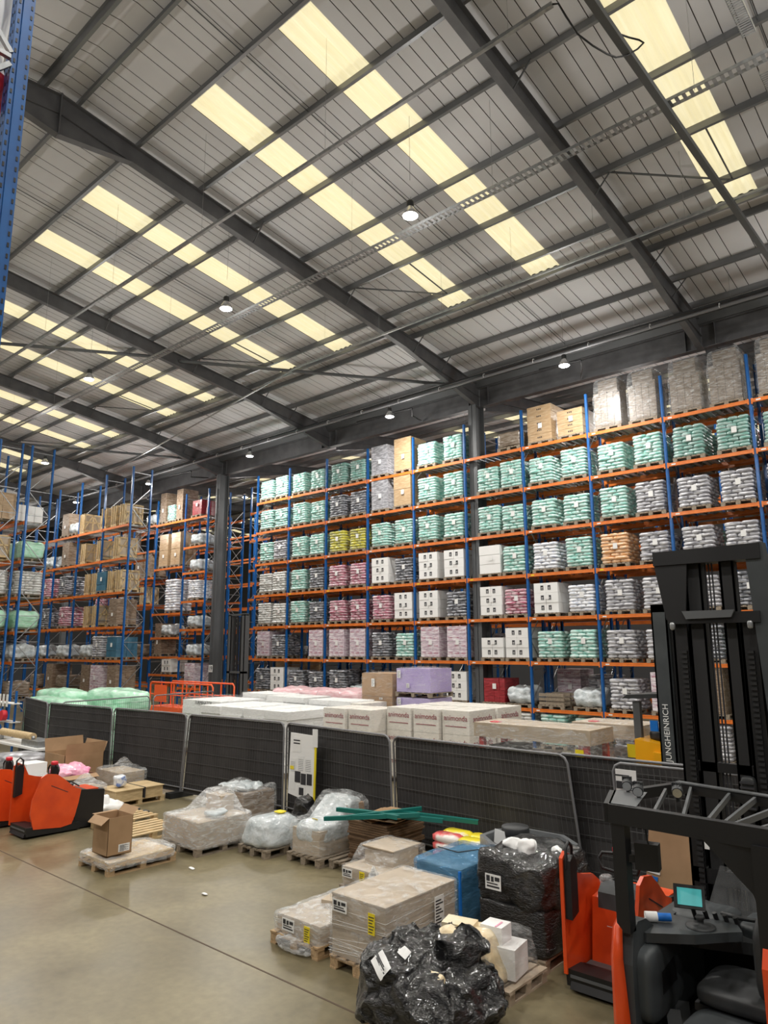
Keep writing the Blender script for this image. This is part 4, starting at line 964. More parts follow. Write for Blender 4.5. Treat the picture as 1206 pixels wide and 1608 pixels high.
# 14 octagonal grey wrapped bin with a reel on it
t = thing('octagonal_bin', 'x', 'bin', (-5.4, 9.6, 0)); t['label'] = 'wide grey film wrapped octagonal bin behind the black load'
n = 8; ring = [(-5.65+.72*math.cos(2*PI*(i+.5)/n), 9.5+.6*math.sin(2*PI*(i+.5)/n)) for i in range(n)]; inn = [(-5.65+.64*math.cos(2*PI*(i+.5)/n), 9.5+.53*math.sin(2*PI*(i+.5)/n)) for i in range(n)]
vs = [(x, y, 0.0) for x, y in ring]+[(x, y, .95) for x, y in ring]+[(x, y, .95) for x, y in inn]+[(x, y, .8) for x, y in inn]
fs = [(i, (i+1) % n, n+(i+1) % n, n+i) for i in range(n)]+[(n+i, n+(i+1) % n, 2*n+(i+1) % n, 2*n+i) for i in range(n)]+[(2*n+i, 2*n+(i+1) % n, 3*n+(i+1) % n, 3*n+i) for i in range(n)]
MB().add(vs, fs).build('bin_wall', 'greyfilm', t)
MB().puff(-6.22, -5.08, 9.03, 9.97, .1, .88, k=4, n=16, amp=.05, seed=61).build('black_contents', 'blackfilm', t)
t = thing('cable_reel', 'dark grey reel with white sheet and green core on the octagonal bin', 'reel', (-5.85, 9.5, .88))
MB().lathe((-5.85, 9.5, .88), [(0, 0), (.1, 0), (.1, .1), (.0, .1)], 20).build('green_core', 'green', t)
MB().lathe((-5.85, 9.5, .98), [(0, 0), (.19, 0), (.2, .02), (.2, .1), (.19, .12), (0, .12)], 28).build('reel_disc', 'dgrey', t)
MB().prism([(-6.08, .88), (-5.86, .84), (-5.9, 1.05), (-6.06, 1.07)], 'y', 9.28, 9.286).build('white_sheet', 'paper', t)
# 15 black heap with foam
t = thing('black_bag_heap', 'x', 'waste', (-4.9, 6.3, 0)); t['label'] = 'big slumped heap of torn black film with foam poking out'
fl_pallet(t, -5.35, -4.55, 5.75, 6.8, 'wood')
def heap(P_, p): 
    k_ = max(0, min(1, (P_.x+5.45)/1.2)); return (P_.x+.12*p.z*0, P_.y, P_.z*(1-.45*k_) if P_.z > 0 else P_.z)
hp = MB().puff(-5.5, -4.2, 5.55, 6.85, .02, .78, k=3.2, n=46, amp=.1, freq=4.6, seed=71, fn=heap, floor=.01).build('torn_black_film', 'blackfilm', t)
MB().puff(-5.1, -4.55, 6.35, 6.85, .45, .74, k=3, n=14, amp=.1, freq=5, seed=72).build('black_flap', 'blackfilm', t)
for (c, s_) in (((-4.68, 6.0, .47), .12), ((-4.9, 6.6, .68), .1)): MB().puff(c[0]-s_*1.2, c[0]+s_*1.2, c[1]-s_, c[1]+s_, c[2]-s_*.7, c[2]+s_*.7, k=2.6, n=12, amp=.03, freq=6, seed=73).build('foam_lump', 'cream', t)
N_ = (-.15, -.75, .65)
conform(t, hp, (-5.0, 5.85, .47), (.7, .1, -.6), N_, .25, .15, 'paper', 'paper_label')
for k_ in range(4): conform(t, hp, (-5.0+.0*k_, 5.85, .47), (.7, .1, -.6), N_, .22, .012, 'ink', 'label_print', .012, 4).location = (0, 0, .045-.03*k_)
conform(t, hp, (-4.95, 5.95, .66), (.8, .1, -.4), N_, .12, .09, 'paper', 'paper_label')
# 16 little pallet with cream foam and white cartons
t = thing('foam_load', 'x', 'pallet load', (-4.8, 7.2, 0)); t['label'] = 'small pallet of cream foam and white wrapped cartons beside the black heap'
fl_pallet(t, -5.15, -4.42, 6.95, 7.75, 'cardpale')
MB().puff(-5.1, -4.6, 6.75, 7.4, .12, .62, k=3, n=18, amp=.08, seed=81, fn=lambda P_, p: (P_.x-.1*p.z, P_.y, P_.z)).build('foam_sheet', 'cream', t)
MB().obox((-5.1, 7.05, .62), (.36, .2, .06), .2, .1).build('foam_block', 'cream', t)
MB().obox((-4.66, 7.3, .32), (.34, .36, .3), .15).build('white_carton', 'white', t)
MB().obox((-4.78, 7.28, .55), (.26, .24, .18), .1).build('white_carton', 'white', t)
MB().obox((-4.72, 7.25, .645), (.02, .16, .006), .1).build('magenta_strip', 'pinkbag', t)
film(t, 'clear_bag', -4.92, -4.42, 7.0, 7.54, .13, .62, 'filmthin', k=9, n=16, amp=.05, seed=83, fn=lambda P_, p: (P_.x-.14*p.z*(P_.x+4.7), P_.y, P_.z))
# flat slatted pallets and scraps
for i, (x, y, rz) in enumerate(((-13.65, 8.15, .0), (-14.9, 8.35, .08))):
    t = thing('wooden_pallet', ['empty slatted pallet beside the long cloudy load', 'empty slatted pallet half hidden by the tall open carton'][i], 'pallet', (x, y, 0), 'empty pallets on the floor')
    fl_pallet(t, x-.5, x+.5, y-.62, y+.62, 'woodpale'); t.rotation_euler[2] = rz
for i, (x, y) in enumerate(((-10.95, 7.5), (-9.7, 6.9))): tag(MB().puff(x-.06, x+.06, y-.03, y+.03, 0, .02, k=3, n=5, amp=.02, floor=0, seed=i).build('film_scrap', 'white', None, origin=(x, y, 0)), ['larger', 'tiny'][i]+' scrap of white film on the bare floor', 'scrap')
# ================= LEFT CORNER =================
t = thing('open_carton', 'big open brown carton with raised flaps at the fence', 'carton', (-18.2, 8.7, 0))
def openbox(t, x0, x1, y0, y1, z0, z1, m='card', th=.012, flaps=()):
    mb = MB(); mb.box(x0, x1, y0, y0+th, z0, z1); mb.box(x0, x1, y1-th, y1, z0, z1); mb.box(x0, x0+th, y0, y1, z0, z1); mb.box(x1-th, x1, y0, y1, z0, z1); mb.box(x0, x1, y0, y1, z0, z0+.01); mb.build('carton_body', m, t)
    for (p, q, h_, lean) in flaps:
        p = Vector(p); q = Vector(q); l = Vector(lean)*h_
        MB().add([p, q, q+l, p+l, p+Vector((0, 0, .002)), q+Vector((0, .004, .002)), q+l+Vector((0, .004, 0)), p+l+Vector((0, .004, 0))], [(0, 1, 2, 3), (7, 6, 5, 4), (0, 4, 5, 1), (1, 5, 6, 2), (2, 6, 7, 3), (3, 7, 4, 0)]).build('flap', m, t)
openbox(t, -19.9, -18.75, 8.9, 9.95, 0, .95, flaps=[((-19.9, 8.9, .95), (-19.9, 9.95, .95), .35, (-.25, 0, .95)), ((-18.75, 8.9, .95), (-18.75, 9.95, .95), .3, (.05, .1, .9)), ((-19.9, 9.95, .95), (-18.75, 9.95, .95), .28, (0, .3, .9))])
t = thing('open_carton', 'low open brown carton filled with pink bags, before the big flapped one', 'carton', (-17.9, 8.6, 0))
openbox(t, -18.55, -17.65, 8.2, 9.2, 0, .62, flaps=[((-18.55, 8.2, .62), (-18.55, 9.2, .62), .2, (-.9, 0, -.2)), ((-17.65, 8.2, .62), (-17.65, 9.2, .62), .18, (.9, 0, -.35))])
tag(MB().puff(-18.5, -17.7, 8.25, 9.15, .3, .82, k=3, n=16, amp=.1, freq=4, seed=91).build('pink_bag', 'pinkbag', None, origin=(-18.1, 8.7, .3)), 'shiny pink plastic bags heaped in the open carton', 'bag')
t = thing('white_carton', 'upright white printed carton between the open cartons and orange truck', 'carton', (-17.9, 7.8, 0))
MB().obox((-18.0, 7.75, .5), (.5, .5, 1.0), .1).build('carton_body', 'white', t); MB().obox((-18.25, 7.45, 1.02), (.5, .02, .2), .1, -.6).build('flap', 'white', t)
mb = MB(); [mb.box(-17.86, -17.7, 7.468, 7.475, .55+.08*k, .58+.08*k) for k in range(4)]; mb.build('print', 'ink', t)
for i, (x0, x1, y0, y1, h, m_) in enumerate(((-17.6, -16.6, 7.2, 8.1, .62, 'filmdense'), (-17.4, -16.7, 8.2, 9.0, .5, 'filmdense'), (-18.5, -17.3, 9.6, 10.4, .62, 'film'))):
    t = thing('wrapped_carton_load', 'x', 'pallet load', ((x0+x1)/2, (y0+y1)/2, 0)); t['label'] = ['white printed cartons in film with a paper sheet, behind the orange truck', 'low film wrapped cartons before the pink bag carton', 'wrapped carton load with peaked film, between timber crates and fence'][i]
    fl_pallet(t, x0, x1, y0, y1)
    MB().box(x0+.05, x1-.05, y0+.05, y1-.05, .142, h-.05).build('carton', ['white', 'cardpale', 'cardpale'][i], t)
    film(t, 'stretch_film', x0-.02, x1+.02, y0-.02, y1+.02, .06, h+.02, m_, k=10, n=18, amp=.05, seed=95+i, fn=lambda P_, p, x0=x0, x1=x1, y0=y0, y1=y1: (P_.x, P_.y, P_.z+(.25*math.exp(-((P_.x-x0*.4-x1*.6)**2+(P_.y-y0*.5-y1*.5)**2)/.05) if p.z > .6 else 0)))
t = thing('white_sheet_pile', 'loose white paper sacks piled beside the black truck front', 'waste', (-15.9, 8.4, 0))
MB().puff(-16.3, -15.5, 7.9, 8.9, .0, .3, k=3, n=14, amp=.1, seed=99, floor=0).build('paper_sack', 'white', t)
MB().puff(-16.2, -15.6, 8.0, 8.6, .1, .42, k=2.5, n=10, amp=.1, seed=98).build('paper_sack', 'white', t)
t = thing('wrapped_bottle_load', 'film wrapped bottles under the roll table in the far corner', 'pallet load', (-20.5, 8.7, 0))
MB().puff(-21.6, -19.9, 8.1, 9.2, .15, .85, k=9, n=16, amp=.04, seed=101).build('bottle_packs', 'wrapgrey', t); MB().box(-21.6, -19.9, 8.1, 9.2, 0, .15).build('pallet', 'woodgrey', t)
t = thing('roll_table', 'packing table holding a long tan paper roll', 'table', (-21.8, 9.3, 0))
MB().box(-24.2, -21.1, 9.2, 10.0, .82, .88).build('table_top', 'white', t)
for x in (-24.1, -21.2):
    for y in (9.25, 9.95): MB().box(x-.03, x+.03, y-.03, y+.03, 0, .82).build('leg', 'galv', t)
MB().box(-22.4, -21.3, 9.3, 9.8, .88, 1.05).build('paper_tray', 'galv', t)
t = thing('paper_roll', 'long tan paper roll on the packing table', 'roll', (-23, 9.5, 1.0))
MB().tube((-24.2, 9.45, 1.12), (-22.0, 9.45, 1.12), .11, 16).build('paper', 'woodpale', t); MB().tube((-24.25, 9.45, 1.12), (-21.95, 9.45, 1.12), .03, 10).build('core', 'white', t)
for x in (-24.22, -21.98): MB().box(x-.01, x+.01, 9.4, 9.5, .88, 1.15).build('roll_bracket', 'galv', t)
t = thing('tape_stand', 'steel stand with blue and red tape reels and white cards', 'stand', (-26.5, 10.2, 0))
for x in (-27.6, -25.6):
    MB().box(x-.03, x+.03, 10.3, 10.36, 0, 2.25).build('post', 'blue', t)
for z in (.75, 1.25, 1.85): MB().box(-27.7, -25.5, 10.2, 10.5, z-.03, z).build('shelf', 'white', t)
for i, (x, z, m_) in enumerate(((-27.3, 1.5, 'bluebin'), (-26.9, 1.52, 'bluebin'), (-26.45, 1.48, 'bluebin'), (-26.0, 1.45, 'redgrip'), (-27.0, 1.0, 'bluebin'), (-26.4, .98, 'blue'))):
    MB().tube((x, 10.05, z), (x, 10.2, z), .17, 16).build('tape_reel', m_, t)
for x in (-26.3, -26.0, -25.7): MB().box(x-.08, x+.08, 10.08, 10.09, 1.75, 2.15).build('hanging_card', 'paper', t)

# ================= ORANGE STACKERS (ride-on pallet trucks) =================
def stacker(name, label, x, y, scale=1.0, rz=0):
    """local: x across, y forward, rear step at y=0"""
    t = thing(name, label, 'pallet truck', (x, y, 0), 'orange ride-on pallet trucks', world=False)
    W = .37
    MB().prism([(0, .04), (1.62, .03), (1.62, .72), (1.06, .78), (1.0, .2), (.05, .14)], 'x', -W+.04, W-.04).build('battery_box', 'black', t)
    MB().prism([(.04, .05), (1.1, .03), (1.1, .16), (.9, .18), (.5, .13), (.3, .2), (.02, .22)], 'x', -W-.01, W+.01).build('base_skirt', 'black', t)
    for s in (-1, 1):
        poly = [(.16, .17), (.08, .45), (.10, .72), (.2, .98), (.24, 1.12), (.36, 1.18), (.56, 1.15), (.74, 1.02), (.92, .86), (1.08, .8), (1.04, .55), (.98, .3), (.92, .15), (.7, .12), (.4, .15)]
        if s < 0: poly = [(.0, .17), (.0, .7), (.0, 1.3), (.08, 1.36), (.2, 1.3), (.3, 1.1), (.45, 1.05), (.7, 1.0), (.92, .86), (1.08, .8), (1.04, .55), (.98, .3), (.92, .15), (.7, .12), (.4, .15)]
        sh = MB().prism(poly, 'x', s*W-.02, s*W+.02).build('side_shield', 'truckorange', t)
        if s > 0: MB().bar((s*(W+.022), .45, .95), (s*(W+.022), .8, .78), .004, .012).build('shield_groove', 'ink', sh).location = (0, 0, 0)
    MB().prism([(.02, .7), (.02, 1.28), (.1, 1.33), (.17, 1.26), (.17, .75)], 'x', -W+.02, -W+.1).build('back_pad', 'black', t)
    MB().path([(-W+.05, .03, 1.2), (-W+.05, .03, 1.4), (-W+.05, .09, 1.46), (-W+.05, .16, 1.4), (-W+.05, .16, 1.2)], .018, 8).build('grab_loop', 'black', t)
    MB().box(-W+.04, W-.04, .02, .5, .14, .17).build('step_mat', 'mgrey', t)
    MB().prism([(.5, .17), (.55, .55), (.58, .8), (.98, .86), (1.0, .2)], 'x', -W+.06, W-.06).build('front_cowl', 'truckorange', t)
    MB().prism([(.565, .66), (.58, .86), (.66, .93), (.98, .9), (.98, .82), (.6, .62)], 'x', -.24, .24).build('grey_console', 'truckgrey', t)
    MB().prism([(.545, .42), (.56, .42), (.565, .54), (.548, .54)], 'x', -.14, .06).build('white_sticker', 'paper', t)
    MB().tube((0, .75, .88), (0, .72, 1.06), .05, 12).build('tiller_column', 'black', t)
    MB().puff(-.06, .06, .6, .74, 1.05, 1.3, k=5, n=6, amp=0).build('tiller_head', 'black', t)
    MB().puff(-.065, .065, .6, .72, 1.28, 1.36, k=4, n=6, amp=0).build('red_cap', 'redgrip', t)
    for s in (-1, 1): MB().path([(s*.05, .67, 1.27), (s*.2, .66, 1.26), (s*.24, .65, 1.2), (s*.2, .64, 1.1), (s*.06, .66, 1.08)], .018, 8).build('grip_loop', 'black', t)
    MB().puff(-.3, -.16, .7, .85, .88, 1.0, k=3, n=7, amp=.02).build('tray_item', 'film', t)
    MB().path([(-.3, .95, .88), (-.1, .9, .95), (.1, 1.0, .92), (.25, 1.1, .84)], .015, 6).build('hose', 'black', t)
    MB().box(-W+.08, W-.08, 1.12, 1.5, .72, .76).build('orange_lid', 'truckorange', t)
    for s in (-1, 1):
        MB().prism([(1.6, .05), (2.75, .05), (2.75, .09), (1.6, .11)], 'x', s*.19-.08, s*.19+.08).build('fork', 'mgrey', t)
    for s in (-1, 1): MB().tube((s*.2-.04, .3, .07), (s*.2+.04, .3, .07), .07, 14).build('wheel', 'blackmatt', t)
    t.rotation_euler[2] = rz; t.scale = (scale,)*3
    return t
stacker('pallet_truck', 'orange and black ride-on pallet truck beside the tall open carton', -15.35, 6.42, 1.0)
stacker('pallet_truck', 'orange ride-on pallet truck, mostly cut off, behind its twin by the cartons', -16.7, 6.05, 1.0)
stacker('pallet_truck', 'orange ride-on pallet truck parked between black load and reach truck', -3.77, 7.66, 1.03)
# ================= REACH TRUCK =================
t = thing('reach_truck', 'black reach truck with overhead guard, tall mast and teal screen', 'forklift', (-2.5, 7.3, 0))
MB().prism([(6.5, .0), (6.46, .5), (6.46, .95), (6.52, 1.2), (6.62, 1.26), (6.8, 1.24), (7.0, 1.12), (8.3, 1.08), (8.4, .1)], 'x', -3.0, -2.86).build('side_wall', 'truckgrey', t)
mb = MB().puff(-2.95, -2.74, 6.55, 7.35, .45, 1.05, k=6, n=10, amp=0); sw = mb.build('storage_bin', 'truckgrey', t)
sub('bin_recess', MB().prism([(6.78, .66), (6.78, .84), (7.08, .88), (7.12, .68)], 'x', -2.745, -2.735), 'black', sw, t)
MB().path([(-2.98, 6.75, 1.27), (-2.98, 6.58, 1.3), (-2.98, 6.46, 1.22), (-2.98, 6.42, 1.0), (-2.97, 6.43, .5), (-2.96, 6.46, .0)], [.03, .04, .045, .055, .075, .085], 4).build('orange_edge', 'truckorange', t)
MB().prism([(6.2, 0), (6.2, 1.3), (6.27, 1.42), (6.34, 1.3), (6.34, 0)], 'x', -1.75, -1.63).build('orange_edge', 'truckorange', t)
MB().box(-2.86, -1.2, 6.45, 8.3, .22, .28).build('cab_floor', 'blackmatt', t)
MB().box(-2.9, -1.2, 8.2, 8.35, .1, 1.0).build('front_wall', 'black', t)
MB().box(-3.0, -1.2, 6.5, 8.3, .06, .22).build('chassis', 'black', t)
for (y, rz) in ((6.85, .5), (7.05, .4)): MB().obox((-2.68, y, .42), (.12, .26, .03), rz, .5).build('pedal', 'dgrey', t)
# console
cons = MB().prism([(-3.0, 6.78), (-2.84, 6.74), (-2.5, 6.98), (-2.3, 7.22), (-2.2, 7.32), (-2.36, 7.62), (-2.62, 7.35), (-2.86, 7.35), (-3.0, 7.2)], 'z', 1.06, 1.14).build('armrest_console', 'truckgrey', t)
sub('steering_knob', MB().lathe((-2.52, 7.2, 1.14), [(.13, 0), (.13, .012), (.1, .02), (.03, .025), (.03, .06), (.045, .08), (.03, .1), (0, .1)], 20), 'dgrey', cons, t)
MB().prism([(-3.0, 7.35), (-2.6, 7.35), (-2.2, 7.5), (-1.6, 7.45), (-1.5, 8.2), (-3.0, 8.2)], 'z', .9, 1.0).build('dashboard', 'dgrey', t)
MB().puff(-2.95, -2.4, 7.5, 8.1, .98, 1.12, k=5, n=12, amp=.02).build('dash_cowl', 'truckgrey', t)
MB().puff(-2.35, -1.6, 7.6, 8.15, .96, 1.1, k=5, n=12, amp=.02).build('dash_cowl', 'truckgrey', t)
MB().path([(-2.5, 7.75, 1.12), (-2.3, 7.6, 1.16), (-2.1, 7.7, 1.14), (-2.0, 7.85, 1.13)], .02, 6).build('control_lever', 'dgrey', t)
for i in range(4): MB().tube((-2.55+.09*i, 7.5, 1.1), (-2.57+.09*i, 7.47, 1.2), .022, 8).build('control_lever', 'black', t)
scr = MB().obox((-2.62, 7.25, 1.36), (.27, .03, .2), .32, -.5, .0).build('screen_housing', 'black', t)
sub('lit_screen', MB().obox((-2.612, 7.232, 1.366), (.21, .006, .145), .32, -.5, .0), 'screen', scr, t)
sub('screen_arm', MB().tube((-2.62, 7.28, 1.3), (-2.62, 7.42, 1.08), .02, 8), 'black', scr, t)
# seat
MB().puff(-2.5, -1.7, 5.9, 6.95, .26, .66, k=5, n=14, amp=.0).build('seat_base', 'truckgrey', t)
st = MB().puff(-2.5, -1.75, 6.75, 7.45, .66, .84, k=4, n=14, amp=.0, fn=lambda P_, p: (P_.x, P_.y, P_.z-.04*(1-p.y*p.y))).build('seat_cushion', 'dgrey', t)
MB().puff(-1.98, -1.76, 6.7, 7.5, .8, 1.45, k=4, n=12, amp=0).build('seat_back', 'dgrey', t)
MB().bar((-2.5, 7.1, .62), (-1.8, 7.1, .6), .5, .06).build('seat_frame', 'black', t)
# guard
MB().bar((-2.92, 6.52, 1.2), (-2.92, 6.52, 2.12), .12, .12, (0, 1, 0)).build('guard_pillar', 'black', t)
MB().bar((-1.72, 6.42, 1.3), (-1.72, 6.42, 2.12), .14, .14, (0, 1, 0)).build('guard_pillar', 'black', t)
MB().prism([(-1.66, 2.12), (-2.2, 2.12), (-1.82, 1.75), (-1.66, 1.3)], 'y', 6.4, 6.5).build('pillar_gusset', 'black', t)
fr = MB(); z0, z1 = 2.1, 2.25
fr.bar((-3.0, 6.5, 2.17), (-1.3, 6.4, 2.17), .09, .16); fr.bar((-3.0, 6.48, 2.17), (-3.22, 7.1, 2.17), .09, .16); fr.bar((-3.22, 7.05, 2.19), (-2.9, 8.0, 2.19), .08, .1); fr.bar((-2.95, 7.95, 2.2), (-1.3, 7.62, 2.2), .1, .09)
fr.add([(-3.22, 7.1, 2.25), (-3.0, 6.48, 2.25), (-2.75, 6.47, 2.25), (-2.95, 7.2, 2.25), (-3.22, 7.1, 2.235), (-3.0, 6.48, 2.235), (-2.75, 6.47, 2.235), (-2.95, 7.2, 2.235)], [(0, 1, 2, 3), (7, 6, 5, 4), (0, 4, 5, 1), (1, 5, 6, 2), (2, 6, 7, 3), (3, 7, 4, 0)])
fr.build('guard_frame', 'black', t)
MB().add([(-3.2, 7.1, 2.252), (-2.99, 6.5, 2.252), (-2.75, 6.49, 2.252), (-2.93, 7.2, 2.252)], [(0, 1, 2, 3)]).build('corner_plate', 'mgrey', t)
MB().bar((-2.9, 7.93, 2.255), (-1.3, 7.6, 2.255), .09, .012).build('rail_top', 'mgrey', t)
for (a, b) in (((-2.9, 7.6), (-2.6, 6.5)), ((-2.75, 7.9), (-2.35, 6.5)), ((-2.35, 7.82), (-2.15, 6.5)), ((-2.1, 7.75), (-2.02, 6.5)), ((-1.8, 7.7), (-1.95, 6.5)), ((-1.5, 7.65), (-1.75, 6.5))):
    MB().bar((a[0], a[1], 2.21), (b[0], b[1], 2.21), .025, .05).build('guard_bar', 'mgrey', t)
for (x, y) in ((-3.09, 7.12), (-2.9, 6.92), (-2.6, 7.1)):
    wl = MB().tube((x, y, 2.33), (x+.02, y-.06, 2.31), .05, 14).build('work_light', 'dgrey', t)
    sub('light_lens', MB().tube((x+.02, y-.06, 2.31), (x+.022, y-.07, 2.308), .042, 14), 'reflector', wl, t)
    sub('light_bracket', MB().box(x-.01, x+.01, y-.02, y+.02, 2.22, 2.28), 'black', wl, t)
    mb = MB(); [mb.box(x-.045+.018*i, x-.037+.018*i, y-.02, y+.03, 2.35, 2.39) for i in range(5)]; sub('cooling_fins', mb, 'dgrey', wl, t)
MB().obox((-2.72, 6.6, 1.83), (.2, .12, .22), .2).build('display_box', 'black', t)
MB().bar((-2.92, 6.52, 1.8), (-2.72, 6.6, 1.8), .04, .06).build('display_arm', 'black', t)
MB().path([(-2.72, 6.6, 2.1), (-2.7, 6.55, 2.0), (-2.68, 6.56, 1.9)], .008, 5).build('loose_wire', 'black', t)
MB().add([(-2.75, 8.05, 1.0), (-1.5, 8.0, 1.0), (-1.6, 8.1, 1.42), (-2.6, 8.12, 1.45), (-2.75, 8.056, 1.0), (-1.5, 8.006, 1.0), (-1.6, 8.106, 1.42), (-2.6, 8.126, 1.45)], [(0, 1, 2, 3), (7, 6, 5, 4), (0, 4, 5, 1), (1, 5, 6, 2), (2, 6, 7, 3), (3, 7, 4, 0)]).build('windscreen', 'clear', t)
# mast
Ym = 8.5
def chan(mb, x0, x1, y0, y1, z0, z1): mb.box(x0, x1, y0, y0+.02, z0, z1); mb.box(x0, x1, y1-.02, y1, z0, z1); mb.box(x0, x0+.025, y0, y1, z0, z1)
for (x0, x1) in ((-3.02, -2.86), (-2.29, -2.13)):
    mb = MB(); chan(mb, x0, x1, Ym-.02, Ym+.2, .15, 3.95); mb.build('outer_mast_channel', 'black', t)
for (x0, x1) in ((-2.84, -2.66), (-2.46, -2.31)):
    mb = MB(); chan(mb, x0, x1, Ym, Ym+.16, .2, 4.7); mb.box(x1-.02, x1, Ym, Ym+.16, .2, 4.7); mb.build('inner_mast_channel', 'blackmatt', t)
MB().prism([(-3.16, 4.58), (-2.0, 4.58), (-2.0, 4.75), (-3.16, 4.74)], 'y', Ym-.1, Ym+.16).build('mast_head', 'black', t)
MB().prism([(-3.16, 4.6), (-2.78, 4.6), (-2.84, 3.95), (-3.06, 3.95)], 'y', Ym-.08, Ym-.05).build('head_plate', 'black', t)
MB().prism([(-2.16, 4.74), (-1.98, 4.76), (-1.9, 3.9), (-2.0, 2.9), (-2.08, 2.9)], 'y', Ym-.08, Ym+.1).build('grey_side_plate', 'truckgrey', t)
MB().box(-3.04, -2.06, Ym-.1, Ym+.02, 3.9, 4.02).build('cross_member', 'black', t)
MB().prism([(-2.82, 3.95), (-2.34, 3.96), (-2.3, 4.04), (-2.86, 4.04)], 'y', Ym-.14, Ym-.1).build('grey_cross_bar', 'mgrey', t)
MB().box(-3.0, -2.1, Ym, Ym+.1, 2.3, 2.4).build('cross_member', 'black', t)
MB().box(-3.0, -2.1, Ym-.02, Ym+.1, 1.15, 1.3).build('cross_member', 'black', t)
for x in (-2.62, -2.585, -2.55): MB().tube((x, Ym+.05, .6), (x, Ym+.05, 4.6), .009, 6).build('lift_chain', 'ink', t)
for x in (-2.53, -2.5): MB().tube((x, Ym+.1, .9), (x, Ym+.1, 1.9), .014, 8).build('chrome_ram', 'reflector', t)
for x in (-2.9, -2.2):
    mb = MB(); [mb.box(x-.03, x+.03, Ym-.05, Ym-.02, .6+.055*i, .63+.055*i) for i in range(55)]; mb.build('hose_guide', 'blackmatt', t)
    MB().box(x-.03, x+.03, Ym-.035, Ym-.02, .6, 3.6).build('hose_strip', 'black', t)
MB().puff(-2.42, -2.27, Ym-.1, Ym+.0, 1.95, 2.3, k=5, n=6, amp=0).build('cable_carrier', 'dgrey', t)
mb = MB(); [mb.box(-2.415, -2.275, Ym-.12, Ym-.09, 1.98+.05*i, 2.0+.05*i) for i in range(6)]; mb.build('carrier_ribs', 'ink', t)
for (x, z) in ((-2.84, 1.72), (-2.7, 1.74)): MB().box(x-.035, x+.035, Ym-.045, Ym-.04, z-.06, z+.06).build('yellow_sticker', 'yellow', t)
MB().box(-2.85, -2.8, Ym-.045, Ym-.04, 1.5, 1.62).build('paper_label', 'paper', t)
MB().box(-2.08, -2.0, Ym-.085, Ym-.081, 2.75, 2.8).build('yellow_sticker', 'yellow', t)
for x in (-2.98, -2.16): MB().puff(x-.03, x+.03, Ym-.14, Ym-.1, 3.83, 3.92, k=3, n=5, amp=0).build('roller', 'galv', t)
for s in (-2.95, -2.2):
    MB().box(s-.08, s+.08, 8.3, 9.9, .04, .24).build('outrigger_leg', 'black', t)
    MB().tube((s-.05, 9.8, .12), (s+.05, 9.8, .12), .12, 16).build('load_wheel', 'blackmatt', t)
for s in (-2.75, -2.4): MB().prism([(8.7, .3), (8.74, .3), (8.74, .1), (9.9, .07), (9.9, .05), (8.7, .05)], 'x', s-.06, s+.06).build('fork', 'mgrey', t)
MB().tube((-2.55, 6.75, .16), (-2.42, 6.75, .16), .16, 18).build('drive_wheel', 'blackmatt', t)
tr = thing('tape_roll', 'roll of white and blue tape on the reach truck console', 'tape', (-2.9, 7.05, 1.14))
mb = MB().tube((-2.95, 7.0, 1.185), (-2.86, 7.06, 1.185), .045, 16); mb.build('white_tape', 'white', tr)
MB().tube((-2.86, 7.06, 1.185), (-2.76, 7.13, 1.185), .035, 14).build('blue_tape', 'bluebin', tr)
# brown sheet leaning behind the truck
t = thing('cardboard_sheet', 'large brown board with blue tape scraps leaning at the fence', 'board', (-3.75, 9.85, 0))
MB().add([(-4.1, 9.65, .05), (-3.38, 9.65, .05), (-3.42, 9.9, 1.42), (-4.02, 9.9, 1.44), (-4.1, 9.69, .05), (-3.38, 9.69, .05), (-3.42, 9.94, 1.42), (-4.02, 9.94, 1.44)], [(0, 1, 2, 3), (7, 6, 5, 4), (0, 4, 5, 1), (1, 5, 6, 2), (2, 6, 7, 3), (3, 7, 4, 0)]).build('board', 'card', t)
for (x, z, w_, m_) in ((-3.98, 1.0, .17, 'bluebin'), (-3.96, .78, .16, 'paper'), (-3.98, .7, .14, 'bluebin'), (-3.96, 1.4, .12, 'bluebin'), (-3.55, 1.36, .1, 'paper')):
    y = 9.645+.25*z/1.42-.01; MB().obox((x, y, z), (w_, .006, .05), 0, -.18, .1).build('tape_scrap', m_, t)
MB().box(-4.1, -3.38, 9.6, 9.7, 0, .05).build('bottom_batten', 'wood', t)

